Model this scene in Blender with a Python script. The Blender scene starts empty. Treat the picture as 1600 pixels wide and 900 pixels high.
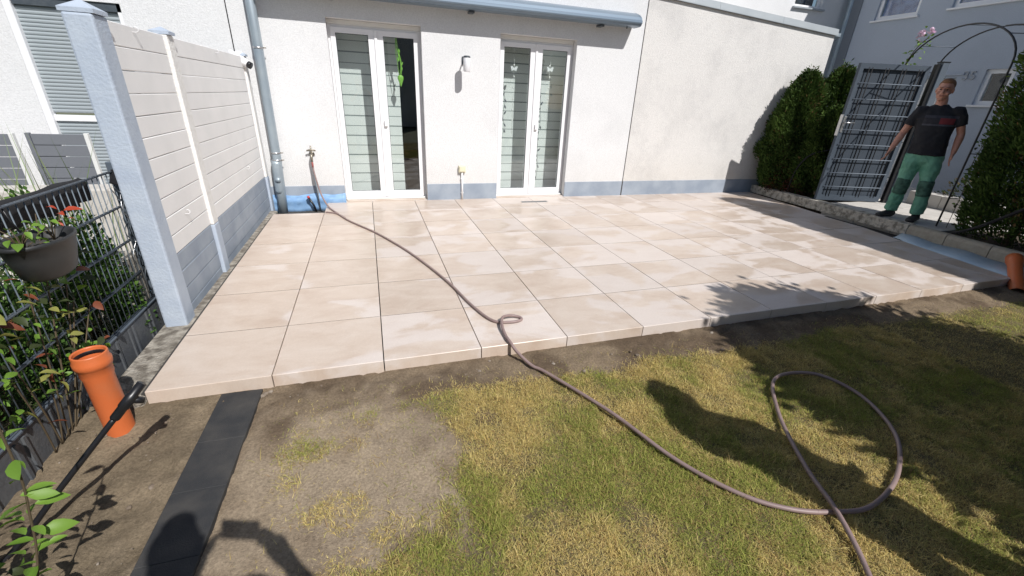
import bpy, bmesh, math, random
import numpy as np
from mathutils import Vector, Matrix, noise as mnoise
R = math.radians
random.seed(7)
rng = np.random.default_rng(7)
scene = bpy.context.scene
COL = scene.collection

# ------------------------------------------------------------------ camera
CAM = Vector((1.229, -2.246, 1.472))
yaw, pitch, roll = 0.3252, 0.4236, 0.0470
fw = Vector((math.sin(yaw)*math.cos(pitch), math.cos(yaw)*math.cos(pitch), -math.sin(pitch)))
r0 = Vector((math.cos(yaw), -math.sin(yaw), 0)); u0 = r0.cross(fw)
r2 = r0*math.cos(roll) + u0*math.sin(roll); u2 = -r0*math.sin(roll) + u0*math.cos(roll)
cd = bpy.data.cameras.new('camera'); cam = bpy.data.objects.new('camera', cd); COL.objects.link(cam)
M = Matrix((r2, u2, -fw)).transposed().to_4x4(); M.translation = CAM
cam.matrix_world = M
cd.sensor_width = 36; cd.lens = 36*662.63/1600; cd.clip_start = 0.01; cd.clip_end = 500
scene.camera = cam

# ------------------------------------------------------------------ sky and sun
SUN = Vector((-.266, .634, -.726)).normalized()          # direction the light travels
w = bpy.data.worlds.new('World'); scene.world = w; w.use_nodes = True
nt = w.node_tree; bg = nt.nodes['Background']
sky = nt.nodes.new('ShaderNodeTexSky'); sky.sky_type = 'NISHITA'; sky.sun_disc = False
sky.sun_elevation = math.asin(-SUN.z); sky.sun_rotation = math.atan2(-SUN.x, -SUN.y)
sky.air_density = 1.0; sky.dust_density = 0.6
nt.links.new(sky.outputs[0], bg.inputs[0]); bg.inputs[1].default_value = 0.082
sl = bpy.data.lights.new('sun', 'SUN'); sl.energy = 5.0; sl.angle = R(0.53); sl.color = (1.0, .975, .945)
so = bpy.data.objects.new('sun', sl); COL.objects.link(so)
so.rotation_euler = SUN.to_track_quat('-Z', 'Y').to_euler(); so.location = (6, -8, 12)
vs = scene.view_settings; vs.view_transform = 'Standard'; vs.look = 'None'; vs.exposure = -0.02; vs.gamma = 1; vs.use_curve_mapping = False
scene.cycles.max_bounces = 8; scene.cycles.transparent_max_bounces = 12

# ------------------------------------------------------------------ helpers
def O(name, me, m=None, parent=None, loc=None, rot=None, label=None, cat=None, group=None, kind=None, smooth=False):
    o = bpy.data.objects.new(name, me); COL.objects.link(o)
    if me is not None and m is not None and len(me.materials) == 0: me.materials.append(m)
    if parent: o.parent = parent
    if loc is not None: o.location = loc
    if rot is not None: o.rotation_euler = rot
    if label: o['label'] = label
    if cat: o['category'] = cat
    if group: o['group'] = group
    if kind: o['kind'] = kind
    if smooth and me is not None: me.polygons.foreach_set('use_smooth', [True]*len(me.polygons))
    return o
def E(name, loc=(0,0,0), rz=0, **k): return O(name, None, loc=loc, rot=(0,0,rz), **k)

def me_from(bm, name='m', smooth=False):
    bmesh.ops.recalc_face_normals(bm, faces=bm.faces)
    me = bpy.data.meshes.new(name); bm.to_mesh(me); bm.free()
    if smooth: me.polygons.foreach_set('use_smooth', [True]*len(me.polygons))
    return me
def pyd(v, f, smooth=False):
    me = bpy.data.meshes.new('m'); me.from_pydata([tuple(p) for p in v], [], f); me.update()
    if smooth: me.polygons.foreach_set('use_smooth', [True]*len(me.polygons))
    return me
def addbox(bm, a, b):
    vs_ = [bm.verts.new((x, y, z)) for z in (a[2], b[2]) for y in (a[1], b[1]) for x in (a[0], b[0])]
    for f in ((0,2,3,1),(4,5,7,6),(0,1,5,4),(1,3,7,5),(3,2,6,7),(2,0,4,6)): bm.faces.new([vs_[i] for i in f])
def box(a, b, bev=0, seg=1):
    bm = bmesh.new(); addbox(bm, a, b)
    bmesh.ops.recalc_face_normals(bm, faces=bm.faces)
    if bev: bmesh.ops.bevel(bm, geom=list(bm.edges), offset=bev, segments=seg, affect='EDGES', profile=.5)
    return me_from(bm)
def boxes(lst):
    bm = bmesh.new()
    for a, b in lst: addbox(bm, a, b)
    return me_from(bm)
def addtube(bm, pts, rad, seg=10, cap=True):
    pts = [Vector(p) for p in pts]; n = len(pts)
    if not hasattr(rad, '__len__'): rad = [rad]*n
    rings = []; up = None
    for i, p in enumerate(pts):
        t = (pts[min(i+1, n-1)] - pts[max(i-1, 0)]).normalized()
        if up is None:
            up = Vector((0,0,1)) if abs(t.z) < .9 else Vector((1,0,0))
        a = t.cross(up); a.normalize(); b = a.cross(t).normalized(); up = b
        rr = rad[i] if hasattr(rad[i], '__len__') else (rad[i], rad[i])
        rings.append([bm.verts.new(p + a*math.cos(2*math.pi*k/seg)*rr[0] + b*math.sin(2*math.pi*k/seg)*rr[1]) for k in range(seg)])
    for i in range(n-1):
        for k in range(seg):
            bm.faces.new((rings[i][k], rings[i][(k+1)%seg], rings[i+1][(k+1)%seg], rings[i+1][k]))
    if cap: bm.faces.new(rings[0][::-1]); bm.faces.new(rings[-1])
def tube(pts, rad, seg=10, cap=True, smooth=True):
    bm = bmesh.new(); addtube(bm, pts, rad, seg, cap); return me_from(bm, smooth=smooth)
def lathe(prof, seg=24, sx=1, sy=1, half=None):
    bm = bmesh.new(); rings = []
    for r, z in prof:
        rings.append([bm.verts.new((r*math.cos(2*math.pi*k/seg)*sx, r*math.sin(2*math.pi*k/seg)*sy, z)) for k in range(seg)])
    for i in range(len(rings)-1):
        for k in range(seg): bm.faces.new((rings[i][k], rings[i][(k+1)%seg], rings[i+1][(k+1)%seg], rings[i+1][k]))
    return me_from(bm, smooth=True)
def spline(pts, n=8):
    pts = [Vector(p) for p in pts]; out = []
    for i in range(len(pts)-1):
        p0 = pts[max(i-1,0)]; p1 = pts[i]; p2 = pts[i+1]; p3 = pts[min(i+2, len(pts)-1)]
        for k in range(n):
            t = k/n
            out.append(.5*((2*p1) + (-p0+p2)*t + (2*p0-5*p1+4*p2-p3)*t*t + (-p0+3*p1-3*p2+p3)*t**3))
    out.append(pts[-1]); return out

# ------------------------------------------------------------------ materials
def mat(name, c, rough=.7, c2=None, scale=8, bump=0, bscale=80, metal=0, detail=6, spec=.5, dist=.01, lo=.35, hi=.65):
    m = bpy.data.materials.new(name); m.use_nodes = True; nt = m.node_tree; b = nt.nodes['Principled BSDF']
    b.inputs['Base Color'].default_value = (*c, 1); b.inputs['Roughness'].default_value = rough; b.inputs['Metallic'].default_value = metal
    b.inputs['Specular IOR Level'].default_value = spec
    g = nt.nodes.new('ShaderNodeNewGeometry')
    if c2 is not None:
        n = nt.nodes.new('ShaderNodeTexNoise'); n.inputs['Scale'].default_value = scale; n.inputs['Detail'].default_value = detail
        r = nt.nodes.new('ShaderNodeValToRGB'); r.color_ramp.elements[0].color = (*c, 1); r.color_ramp.elements[1].color = (*c2, 1)
        r.color_ramp.elements[0].position = lo; r.color_ramp.elements[1].position = hi
        nt.links.new(g.outputs['Position'], n.inputs['Vector']); nt.links.new(n.outputs['Fac'], r.inputs[0]); nt.links.new(r.outputs[0], b.inputs['Base Color'])
    if bump:
        n2 = nt.nodes.new('ShaderNodeTexNoise'); n2.inputs['Scale'].default_value = bscale; n2.inputs['Detail'].default_value = 5
        bp = nt.nodes.new('ShaderNodeBump'); bp.inputs['Strength'].default_value = bump; bp.inputs['Distance'].default_value = dist
        nt.links.new(g.outputs['Position'], n2.inputs['Vector']); nt.links.new(n2.outputs['Fac'], bp.inputs['Height']); nt.links.new(bp.outputs[0], b.inputs['Normal'])
    return m
def N(nt, typ, **kw):
    n = nt.nodes.new(typ)
    for k, v in kw.items(): setattr(n, k, v)
    return n
def attr_mat(name, rough=.7, trans=.0, spec=.3):
    m = bpy.data.materials.new(name); m.use_nodes = True; nt = m.node_tree; b = nt.nodes['Principled BSDF']
    a = N(nt, 'ShaderNodeAttribute', attribute_name='tint'); nt.links.new(a.outputs['Color'], b.inputs['Base Color'])
    b.inputs['Roughness'].default_value = rough; b.inputs['Specular IOR Level'].default_value = spec
    if trans:
        t = N(nt, 'ShaderNodeBsdfTranslucent'); nt.links.new(a.outputs['Color'], t.inputs[0])
        mx = N(nt, 'ShaderNodeMixShader'); mx.inputs[0].default_value = trans
        nt.links.new(b.outputs[0], mx.inputs[1]); nt.links.new(t.outputs[0], mx.inputs[2]); nt.links.new(mx.outputs[0], nt.nodes['Material Output'].inputs[0])
    return m
def plaster(name, c, stain=None, grain=.5):
    """rough render: coarse grains, faint blotches, optional weather stains"""
    m = mat(name, c, .9, bump=grain, bscale=95, dist=.012, spec=.2); nt = m.node_tree; b = nt.nodes['Principled BSDF']
    g = N(nt, 'ShaderNodeNewGeometry')
    n = N(nt, 'ShaderNodeTexNoise'); n.inputs['Scale'].default_value = 70; n.inputs['Detail'].default_value = 4
    r = N(nt, 'ShaderNodeValToRGB'); r.color_ramp.elements[0].position = .32; r.color_ramp.elements[1].position = .62
    r.color_ramp.elements[0].color = (*[x*.90 for x in c], 1); r.color_ramp.elements[1].color = (*c, 1)
    nt.links.new(g.outputs['Position'], n.inputs['Vector']); nt.links.new(n.outputs['Fac'], r.inputs[0])
    n2 = N(nt, 'ShaderNodeTexNoise'); n2.inputs['Scale'].default_value = 1.6; n2.inputs['Detail'].default_value = 7; n2.inputs['Roughness'].default_value = .65
    r2_ = N(nt, 'ShaderNodeValToRGB'); st = stain or tuple(x*.93 for x in c)
    r2_.color_ramp.elements[0].position = .48; r2_.color_ramp.elements[1].position = .75
    r2_.color_ramp.elements[0].color = (1,1,1,1); r2_.color_ramp.elements[1].color = (*[min(1, s/x) for s, x in zip(st, c)], 1)
    nt.links.new(g.outputs['Position'], n2.inputs['Vector']); nt.links.new(n2.outputs['Fac'], r2_.inputs[0])
    # rain-splash dirt with ragged edges near the ground
    sz = N(nt, 'ShaderNodeSeparateXYZ'); nt.links.new(g.outputs['Position'], sz.inputs[0])
    n5 = N(nt, 'ShaderNodeTexNoise'); n5.inputs['Scale'].default_value = 7; n5.inputs['Detail'].default_value = 8; n5.inputs['Roughness'].default_value = .7; nt.links.new(g.outputs['Position'], n5.inputs['Vector'])
    q1 = N(nt, 'ShaderNodeMapRange'); q1.inputs[1].default_value = .24; q1.inputs[2].default_value = .75; q1.inputs[3].default_value = .58; q1.inputs[4].default_value = .0; nt.links.new(sz.outputs[2], q1.inputs[0])
    q2 = N(nt, 'ShaderNodeMath', operation='MULTIPLY'); nt.links.new(q1.outputs[0], q2.inputs[0]); nt.links.new(n5.outputs['Fac'], q2.inputs[1])
    mz = N(nt, 'ShaderNodeMix', data_type='RGBA'); nt.links.new(q2.outputs[0], mz.inputs[0]); nt.links.new(r.outputs[0], mz.inputs[6]); mz.inputs[7].default_value = (*[x*k for x, k in zip(c, (.74,.71,.66))], 1)
    r = type('s', (), {'outputs': [mz.outputs[2]]})
    mx = N(nt, 'ShaderNodeMix', data_type='RGBA', blend_type='MULTIPLY'); mx.inputs[0].default_value = 1
    nt.links.new(r.outputs[0], mx.inputs[6]); nt.links.new(r2_.outputs[0], mx.inputs[7]); nt.links.new(mx.outputs[2], b.inputs['Base Color'])
    return m
MT = {}
MT['plaster'] = plaster('white_plaster', (.75,.75,.752))
MT['plaster_old'] = plaster('weathered_plaster', (.73,.71,.685), stain=(.60,.585,.57), grain=.7)
MT['plaster_grey'] = plaster('pale_blue_plaster', (.47,.515,.585), grain=.3)  # white render of the opposite house, with its blue-grey shade put into the colour
MT['plinth'] = mat('plinth_paint', (.25,.295,.36), .75, c2=(.33,.375,.435), scale=4, bump=.25, bscale=150)
MT['bluepost'] = mat('light_blue_paint', (.40,.46,.55), .75, c2=(.45,.51,.59), scale=9, bump=.28, bscale=60, dist=.012)
MT['board_white'] = mat('painted_concrete_board', (.75,.745,.735), .7, c2=(.80,.79,.78), scale=4, bump=.12, bscale=120)
MT['postwhite'] = mat('white_rough_paint', (.74,.73,.70), .85, c2=(.80,.79,.77), scale=30, bump=.6, bscale=90)
MT['white_pvc'] = mat('white_pvc', (.82,.82,.83), .3)
MT['pvc_old'] = mat('dull_white_pvc', (.74,.74,.72), .4)
MT['zinc'] = mat('zinc_sheet', (.30,.36,.41), .42, c2=(.36,.42,.46), scale=5, metal=.35, bump=.03, bscale=40)
MT['awning'] = mat('blue_grey_coat', (.17,.225,.285), .33, metal=.25)
MT['flash'] = mat('grey_flashing', (.34,.37,.39), .55, c2=(.38,.41,.43), scale=3, metal=.2)
MT['anthra'] = mat('anthracite_coat', (.055,.068,.082), .45, c2=(.075,.088,.10), scale=20)
MT['anthra_plate'] = mat('anthracite_plate', (.075,.083,.095), .6, c2=(.11,.115,.12), scale=9, bump=.25, bscale=60)
MT['gategrey'] = mat('grey_gate_coat', (.085,.107,.135), .5, c2=(.105,.127,.155), scale=3)
MT['black'] = mat('black_plastic', (.012,.012,.014), .35)
MT['blackmatt'] = mat('black_cloth', (.014,.014,.016), .9)
MT['steel'] = mat('steel', (.55,.55,.56), .35, metal=.9)
MT['brass'] = mat('dull_brass', (.30,.27,.22), .4, metal=.7)
MT['red'] = mat('red_plastic', (.55,.06,.05), .4)
MT['orange'] = mat('orange_sewer_pipe', (.58,.14,.042), .42, c2=(.52,.155,.06), scale=9, bump=.08, bscale=70, lo=.45, hi=.75)
MT['orange_in'] = MT['orange']
MT['hose'] = mat('brown_hose', (.235,.165,.155), .5, c2=(.28,.20,.185), scale=14)
MT['foil'] = mat('blue_foil', (.20,.36,.60), .4, c2=(.26,.43,.66), scale=7, bump=.2, bscale=25)
MT['foil2'] = mat('pale_blue_foil', (.42,.55,.66), .45, c2=(.50,.61,.70), scale=6, bump=.2, bscale=25)
MT['concrete'] = mat('concrete', (.30,.275,.235), .9, c2=(.42,.39,.34), scale=11, bump=.5, bscale=60)
MT['kerb'] = mat('old_kerb', (.22,.20,.165), .95, c2=(.52,.48,.41), scale=16, bump=.8, bscale=45, dist=.02, lo=.36, hi=.54)
MT['kerb2'] = mat('kerb_stone', (.33,.29,.23), .9, c2=(.40,.36,.29), scale=20, bump=.5, bscale=90)
MT['pave'] = mat('pale_paving', (.50,.47,.43), .85, c2=(.56,.53,.49), scale=6, bump=.3, bscale=80)
MT['slab'] = mat('black_edging_stone', (.028,.029,.031), .75, c2=(.062,.058,.053), scale=9, bump=.3, bscale=220, lo=.4, hi=.8)
MT['shutter'] = mat('grey_shutter', (.34,.38,.40), .5)
MT['panelgrey'] = mat('grey_panel', (.17,.18,.20), .55)
MT['pot'] = mat('dark_grey_pot', (.022,.024,.026), .5, c2=(.036,.036,.036), scale=14)
MT['bark'] = mat('bark', (.09,.065,.045), .9, c2=(.13,.10,.07), scale=40, bump=.6, bscale=60)
MT['stem'] = mat('green_brown_stem', (.085,.062,.034), .8)
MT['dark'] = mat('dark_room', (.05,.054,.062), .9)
MT['bed'] = mat('dark_grit', (.035,.032,.03), .95, c2=(.08,.075,.07), scale=120, bump=.8, bscale=150)
MT['blind'] = mat('pale_blind', (.80,.815,.795), .8)
MT['blindthin'] = mat('grey_blind', (.27,.30,.30), .8)
MT['green_orn'] = mat('bright_green', (.24,.52,.07), .5)
MT['cream'] = mat('cream_plastic', (.72,.68,.50), .5)
MT['leaf'] = attr_mat('leaf', .5, .25, .4)
MT['tree_leaf'] = attr_mat('tree_leaf', .6, .05, .3)
MT['thuja'] = attr_mat('thuja_spray', .75, .15, .25)
MT['grass'] = attr_mat('grass_blade', .85, .25, .1)
MT['skin'] = mat('skin', (.42,.20,.145), .5, c2=(.50,.26,.19), scale=25)
MT['hair'] = mat('short_brown_hair', (.13,.065,.035), .9, c2=(.24,.13,.075), scale=120, bump=.5, bscale=200)
MT['shoe'] = mat('dark_shoe', (.035,.033,.033), .7)
MT['roof'] = mat('roof_tiles', (.20,.07,.05), .8)
def glass():
    m = bpy.data.materials.new('window_glass'); m.use_nodes = True; nt = m.node_tree
    nt.nodes.remove(nt.nodes['Principled BSDF'])
    t = N(nt, 'ShaderNodeBsdfTransparent'); t.inputs[0].default_value = (.925,.95,.945,1)
    g = N(nt, 'ShaderNodeBsdfGlossy'); g.inputs['Roughness'].default_value = .0; g.inputs[0].default_value = (1,1,1,1)
    # Schlick reflectance, the same for both faces of the pane
    ge = N(nt, 'ShaderNodeNewGeometry'); dt = N(nt, 'ShaderNodeVectorMath', operation='DOT_PRODUCT'); nt.links.new(ge.outputs['Incoming'], dt.inputs[0]); nt.links.new(ge.outputs['Normal'], dt.inputs[1])
    ab = N(nt, 'ShaderNodeMath', operation='ABSOLUTE'); nt.links.new(dt.outputs['Value'], ab.inputs[0])
    om = N(nt, 'ShaderNodeMath', operation='SUBTRACT'); om.inputs[0].default_value = 1; nt.links.new(ab.outputs[0], om.inputs[1])
    pw = N(nt, 'ShaderNodeMath', operation='POWER'); pw.inputs[1].default_value = 5; nt.links.new(om.outputs[0], pw.inputs[0])
    ma = N(nt, 'ShaderNodeMath', operation='MULTIPLY_ADD'); ma.inputs[1].default_value = .93; ma.inputs[2].default_value = .065
    mx = N(nt, 'ShaderNodeMixShader')
    nt.links.new(pw.outputs[0], ma.inputs[0]); nt.links.new(ma.outputs[0], mx.inputs[0]); nt.links.new(t.outputs[0], mx.inputs[1]); nt.links.new(g.outputs[0], mx.inputs[2])
    nt.links.new(mx.outputs[0], nt.nodes['Material Output'].inputs[0]); return m
MT['glass'] = glass()
def tile_mat():
    m = bpy.data.materials.new('beige_stone_tile'); m.use_nodes = True; nt = m.node_tree; b = nt.nodes['Principled BSDF']; L = nt.links.new
    g = N(nt, 'ShaderNodeNewGeometry'); oi = N(nt, 'ShaderNodeObjectInfo')
    # every tile carries its own cut of the stone print
    mul = N(nt, 'ShaderNodeMath', operation='MULTIPLY'); mul.inputs[1].default_value = 37; L(oi.outputs['Random'], mul.inputs[0])
    cx = N(nt, 'ShaderNodeCombineXYZ'); L(mul.outputs[0], cx.inputs[0]); L(mul.outputs[0], cx.inputs[2])
    add = N(nt, 'ShaderNodeVectorMath', operation='ADD'); L(g.outputs['Position'], add.inputs[0]); L(cx.outputs[0], add.inputs[1])
    mp = N(nt, 'ShaderNodeMapping'); mp.inputs['Rotation'].default_value = (0,0,R(38)); mp.inputs['Scale'].default_value = (1.7, 3.4, 1); L(add.outputs[0], mp.inputs[0])
    v = N(nt, 'ShaderNodeTexNoise'); v.inputs['Scale'].default_value = 1.7; v.inputs['Detail'].default_value = 8; v.inputs['Roughness'].default_value = .68; v.inputs['Distortion'].default_value = .5; L(mp.outputs[0], v.inputs['Vector'])
    rv = N(nt, 'ShaderNodeValToRGB'); cr = rv.color_ramp
    cr.elements[0].position = .28; cr.elements[0].color = (.485,.375,.295,1); cr.elements[1].position = .72; cr.elements[1].color = (.62,.53,.455,1)
    e = cr.elements.new(.5); e.color = (.56,.46,.38,1); L(v.outputs['Fac'], rv.inputs[0])
    fi = N(nt, 'ShaderNodeTexNoise'); fi.inputs['Scale'].default_value = 90; fi.inputs['Detail'].default_value = 4; L(add.outputs[0], fi.inputs['Vector'])
    fr = N(nt, 'ShaderNodeMapRange'); fr.inputs[3].default_value = .90; fr.inputs[4].default_value = 1.08; L(fi.outputs['Fac'], fr.inputs[0])
    # damp and dry areas: dry is paler and matt, damp is deeper and shinier
    sh = N(nt, 'ShaderNodeVectorMath', operation='SCALE'); sh.inputs['Scale'].default_value = .31; L(cx.outputs[0], sh.inputs[0])
    ad2 = N(nt, 'ShaderNodeVectorMath', operation='ADD'); L(g.outputs['Position'], ad2.inputs[0]); L(sh.outputs[0], ad2.inputs[1])
    mp2 = N(nt, 'ShaderNodeMapping'); mp2.inputs['Scale'].default_value = (1.15, 1.9, 1); mp2.inputs['Location'].default_value = (3.1, 1.7, 0); L(ad2.outputs[0], mp2.inputs[0])
    d = N(nt, 'ShaderNodeTexNoise'); d.inputs['Scale'].default_value = 1.25; d.inputs['Detail'].default_value = 6; d.inputs['Roughness'].default_value = .55; d.inputs['Distortion'].default_value = .4; L(mp2.outputs[0], d.inputs['Vector'])
    sx = N(nt, 'ShaderNodeSeparateXYZ'); L(g.outputs['Position'], sx.inputs[0])
    gx = N(nt, 'ShaderNodeMapRange'); gx.inputs[1].default_value = .3; gx.inputs[2].default_value = 3.0; gx.inputs[3].default_value = -.13; gx.inputs[4].default_value = .008; L(sx.outputs[0], gx.inputs[0])
    dd = N(nt, 'ShaderNodeMath', operation='ADD'); L(d.outputs['Fac'], dd.inputs[0]); L(gx.outputs[0], dd.inputs[1])
    rd = N(nt, 'ShaderNodeMapRange'); rd.interpolation_type = 'SMOOTHSTEP'; rd.inputs[1].default_value = .475; rd.inputs[2].default_value = .56
    # slabs dry from their rims inwards
    def rim(sock, size, off):
        a_ = N(nt, 'ShaderNodeMath', operation='ADD'); a_.inputs[1].default_value = off; L(sock, a_.inputs[0])
        q_ = N(nt, 'ShaderNodeMath', operation='DIVIDE'); q_.inputs[1].default_value = size; L(a_.outputs[0], q_.inputs[0])
        f_ = N(nt, 'ShaderNodeMath', operation='FRACT'); L(q_.outputs[0], f_.inputs[0])
        c_ = N(nt, 'ShaderNodeMath', operation='SUBTRACT'); c_.inputs[1].default_value = .5; L(f_.outputs[0], c_.inputs[0])
        b_ = N(nt, 'ShaderNodeMath', operation='ABSOLUTE'); L(c_.outputs[0], b_.inputs[0])
        m_ = N(nt, 'ShaderNodeMapRange'); m_.inputs[1].default_value = .30; m_.inputs[2].default_value = .5; m_.inputs[3].default_value = 0; m_.inputs[4].default_value = .032; L(b_.outputs[0], m_.inputs[0]); return m_.outputs[0]
    e1 = N(nt, 'ShaderNodeMath', operation='ADD'); L(rim(sx.outputs[0], .6, 0), e1.inputs[0]); L(rim(sx.outputs[1], .6077, .0287), e1.inputs[1])
    e2 = N(nt, 'ShaderNodeMath', operation='ADD'); L(dd.outputs[0], e2.inputs[0]); L(e1.outputs[0], e2.inputs[1]); L(e2.outputs[0], rd.inputs[0])
    dry = N(nt, 'ShaderNodeMix', data_type='RGBA'); dry.inputs[0].default_value = .60; L(rv.outputs[0], dry.inputs[6]); dry.inputs[7].default_value = (.67,.61,.575,1)
    mx = N(nt, 'ShaderNodeMix', data_type='RGBA'); L(rd.outputs[0], mx.inputs[0]); L(rv.outputs[0], mx.inputs[6]); L(dry.outputs[2], mx.inputs[7])
    tr = N(nt, 'ShaderNodeMapRange'); tr.inputs[3].default_value = .94; tr.inputs[4].default_value = 1.05; L(oi.outputs['Random'], tr.inputs[0])
    mm = N(nt, 'ShaderNodeMath', operation='MULTIPLY'); L(fr.outputs[0], mm.inputs[0]); L(tr.outputs[0], mm.inputs[1])
    fin = N(nt, 'ShaderNodeVectorMath', operation='SCALE'); L(mx.outputs[2], fin.inputs[0]); L(mm.outputs[0], fin.inputs['Scale']); L(fin.outputs[0], b.inputs['Base Color'])
    rr = N(nt, 'ShaderNodeMapRange'); rr.inputs[3].default_value = .30; rr.inputs[4].default_value = .55; L(rd.outputs[0], rr.inputs[0]); L(rr.outputs[0], b.inputs['Roughness'])
    bp = N(nt, 'ShaderNodeBump'); bp.inputs['Strength'].default_value = .12; bp.inputs['Distance'].default_value = .004; L(v.outputs['Fac'], bp.inputs['Height']); L(bp.outputs[0], b.inputs['Normal'])
    return m
MT['tile'] = tile_mat()
def soil_mat():
    m = bpy.data.materials.new('soil'); m.use_nodes = True; nt = m.node_tree; b = nt.nodes['Principled BSDF']; L = nt.links.new
    a = N(nt, 'ShaderNodeAttribute', attribute_name='tint'); g = N(nt, 'ShaderNodeNewGeometry')
    n = N(nt, 'ShaderNodeTexNoise'); n.inputs['Scale'].default_value = 85; n.inputs['Detail'].default_value = 9; n.inputs['Roughness'].default_value = .7; L(g.outputs['Position'], n.inputs['Vector'])
    r = N(nt, 'ShaderNodeMapRange'); r.inputs[1].default_value = .3; r.inputs[2].default_value = .7; r.inputs[3].default_value = .58; r.inputs[4].default_value = 1.32; L(n.outputs['Fac'], r.inputs[0])
    s = N(nt, 'ShaderNodeVectorMath', operation='SCALE'); L(a.outputs['Color'], s.inputs[0]); L(r.outputs[0], s.inputs['Scale']); L(s.outputs[0], b.inputs['Base Color'])
    b.inputs['Roughness'].default_value = .95; b.inputs['Specular IOR Level'].default_value = .15
    n2 = N(nt, 'ShaderNodeTexNoise'); n2.inputs['Scale'].default_value = 190; n2.inputs['Detail'].default_value = 9; n2.inputs['Roughness'].default_value = .7; L(g.outputs['Position'], n2.inputs['Vector'])
    bp = N(nt, 'ShaderNodeBump'); bp.inputs['Strength'].default_value = 1.0; bp.inputs['Distance'].default_value = .009; L(n2.outputs['Fac'], bp.inputs['Height']); L(bp.outputs[0], b.inputs['Normal'])
    return m
MT['soil'] = soil_mat()

# ------------------------------------------------------------------ numeric noise for ground and grass
_lat = rng.random((256, 256))
def vnoise(x, y):
    xi = np.floor(x).astype(int); yi = np.floor(y).astype(int); fx = x-xi; fy = y-yi
    fx = fx*fx*(3-2*fx); fy = fy*fy*(3-2*fy)
    def l(i, j): return _lat[i & 255, j & 255]
    return (l(xi,yi)*(1-fx)+l(xi+1,yi)*fx)*(1-fy) + (l(xi,yi+1)*(1-fx)+l(xi+1,yi+1)*fx)*fy
def fbm(x, y, o=4):
    s = 0; a = .5; t = 0
    for k in range(o): s = s + a*vnoise(x*2**k+17.3*k, y*2**k+9.1*k); t += a; a *= .5
    return s/t
def set_tint(me, cols):
    """cols: per-vertex rgb"""
    at = me.color_attributes.new('tint', 'FLOAT_COLOR', 'POINT')
    c = np.ones((len(cols), 4), np.float32); c[:, :3] = cols; at.data.foreach_set('color', c.ravel())
def fast_mesh(V, F, mats=None):
    """V (n,3), F (m,k) uniform face size"""
    me = bpy.data.meshes.new('m'); n = len(V); m_, k = F.shape
    me.vertices.add(n); me.vertices.foreach_set('co', np.asarray(V, np.float32).ravel())
    me.loops.add(m_*k); me.loops.foreach_set('vertex_index', F.astype(np.int32).ravel())
    me.polygons.add(m_); me.polygons.foreach_set('loop_start', np.arange(0, m_*k, k, dtype=np.int32)); me.polygons.foreach_set('loop_total', np.full(m_, k, np.int32))
    me.update(calc_edges=True); return me

# ------------------------------------------------------------------ ground
def smooth(a, b, x): t = np.clip((x-a)/(b-a), 0, 1); return t*t*(3-2*t)
def cover(x, y):
    """how much grass grows at x, y (0..1)"""
    n = fbm(x*2.3+5, y*2.3, 4); n2 = fbm(x*7, y*7+3, 3)
    edge = -.16 - .16*(n) - .10*np.clip(1.6-x, 0, 1)
    c = smooth(edge+.02, edge-.16, y + .12*(n2-.5))
    c = c*smooth(.62, .85, x + .25*(n-.5))
    bare = smooth(.85, .18, np.hypot((x-1.08)/.62, (y+.72)/.50) - .35 + 1.1*(n-.5) + .5*(n2-.5))
    n4 = fbm(x*5.5+31, y*5.5+2, 3); c = c*(1-(.97-.62*smooth(.50,.68,n4))*bare)
    low = smooth(1.45, .95, x)*.55
    return np.clip(np.maximum(c*(1-low)*(.5+.7*smooth(.25,.6,n2)), .035*smooth(.55,.75,x)*smooth(-.04,-.12,y)*(1-.8*bare)), 0, 1)
gx = np.arange(-.75, 8.4, .022); gy = np.arange(-4.4, .06, .022)
X, Y = np.meshgrid(gx, gy)
Z = -.085 + .03*(fbm(X*3, Y*3)-.5) + .020*(fbm(X*14, Y*14, 3)-.5)
loose = smooth(-.42, -.08, Y) + smooth(.75, .35, X)
Z += np.clip(loose, 0, 1)*(.030*(fbm(X*24+3, Y*24, 2)-.5)) + .012*smooth(-.3, -.05, Y)
Z = np.where(Y > -.012, np.minimum(Z, -.075), Z)
V = np.stack([X, Y, Z], -1).reshape(-1, 3)
ny, nx = X.shape; idx = np.arange(ny*nx).reshape(ny, nx)
F = np.stack([idx[:-1,:-1], idx[:-1,1:], idx[1:,1:], idx[1:,:-1]], -1).reshape(-1, 4)
gme = fast_mesh(V, F); gme.polygons.foreach_set('use_smooth', [True]*len(gme.polygons))
n = fbm(X*2.3+5, Y*2.3, 4); n3 = fbm(X*5+1, Y*5, 4)
soil_d = np.array([.155,.112,.075]); soil_l = np.array([.27,.205,.138]); sand = np.array([.50,.40,.285])
t = smooth(.35, .65, n3)[..., None]
c = soil_d*(1-t) + soil_l*t
moist = smooth(-.34, -.12, Y + .2*(n3-.5))[..., None]*smooth(.3, .7, X)[..., None]; c = c*(1-.12*moist)
leftbed = smooth(.42, .3, X)[..., None]; c = c*(1-leftbed) + leftbed*(np.array([.25,.195,.13])*(.8+.4*t))
sp = smooth(.95, .05, np.hypot((X-1.05)/.60, (Y+.78)/.52) - .36 + 1.1*(n3-.5) + 1.5*(fbm(X*9+5, Y*9, 4)-.5))[..., None]; c = c*(1-.62*sp) + .62*sp*sand
cv = cover(X, Y)[..., None]; thatch = np.array([.15,.125,.06]); c = c*(1-.8*smooth(.15,.55,cv)) + .8*smooth(.15,.55,cv)*thatch  # darker under dense grass: shade between the blades put into the ground colour
set_tint(gme, c.reshape(-1, 3))
ground = O('garden_soil', gme, MT['soil'], kind='structure')
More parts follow.
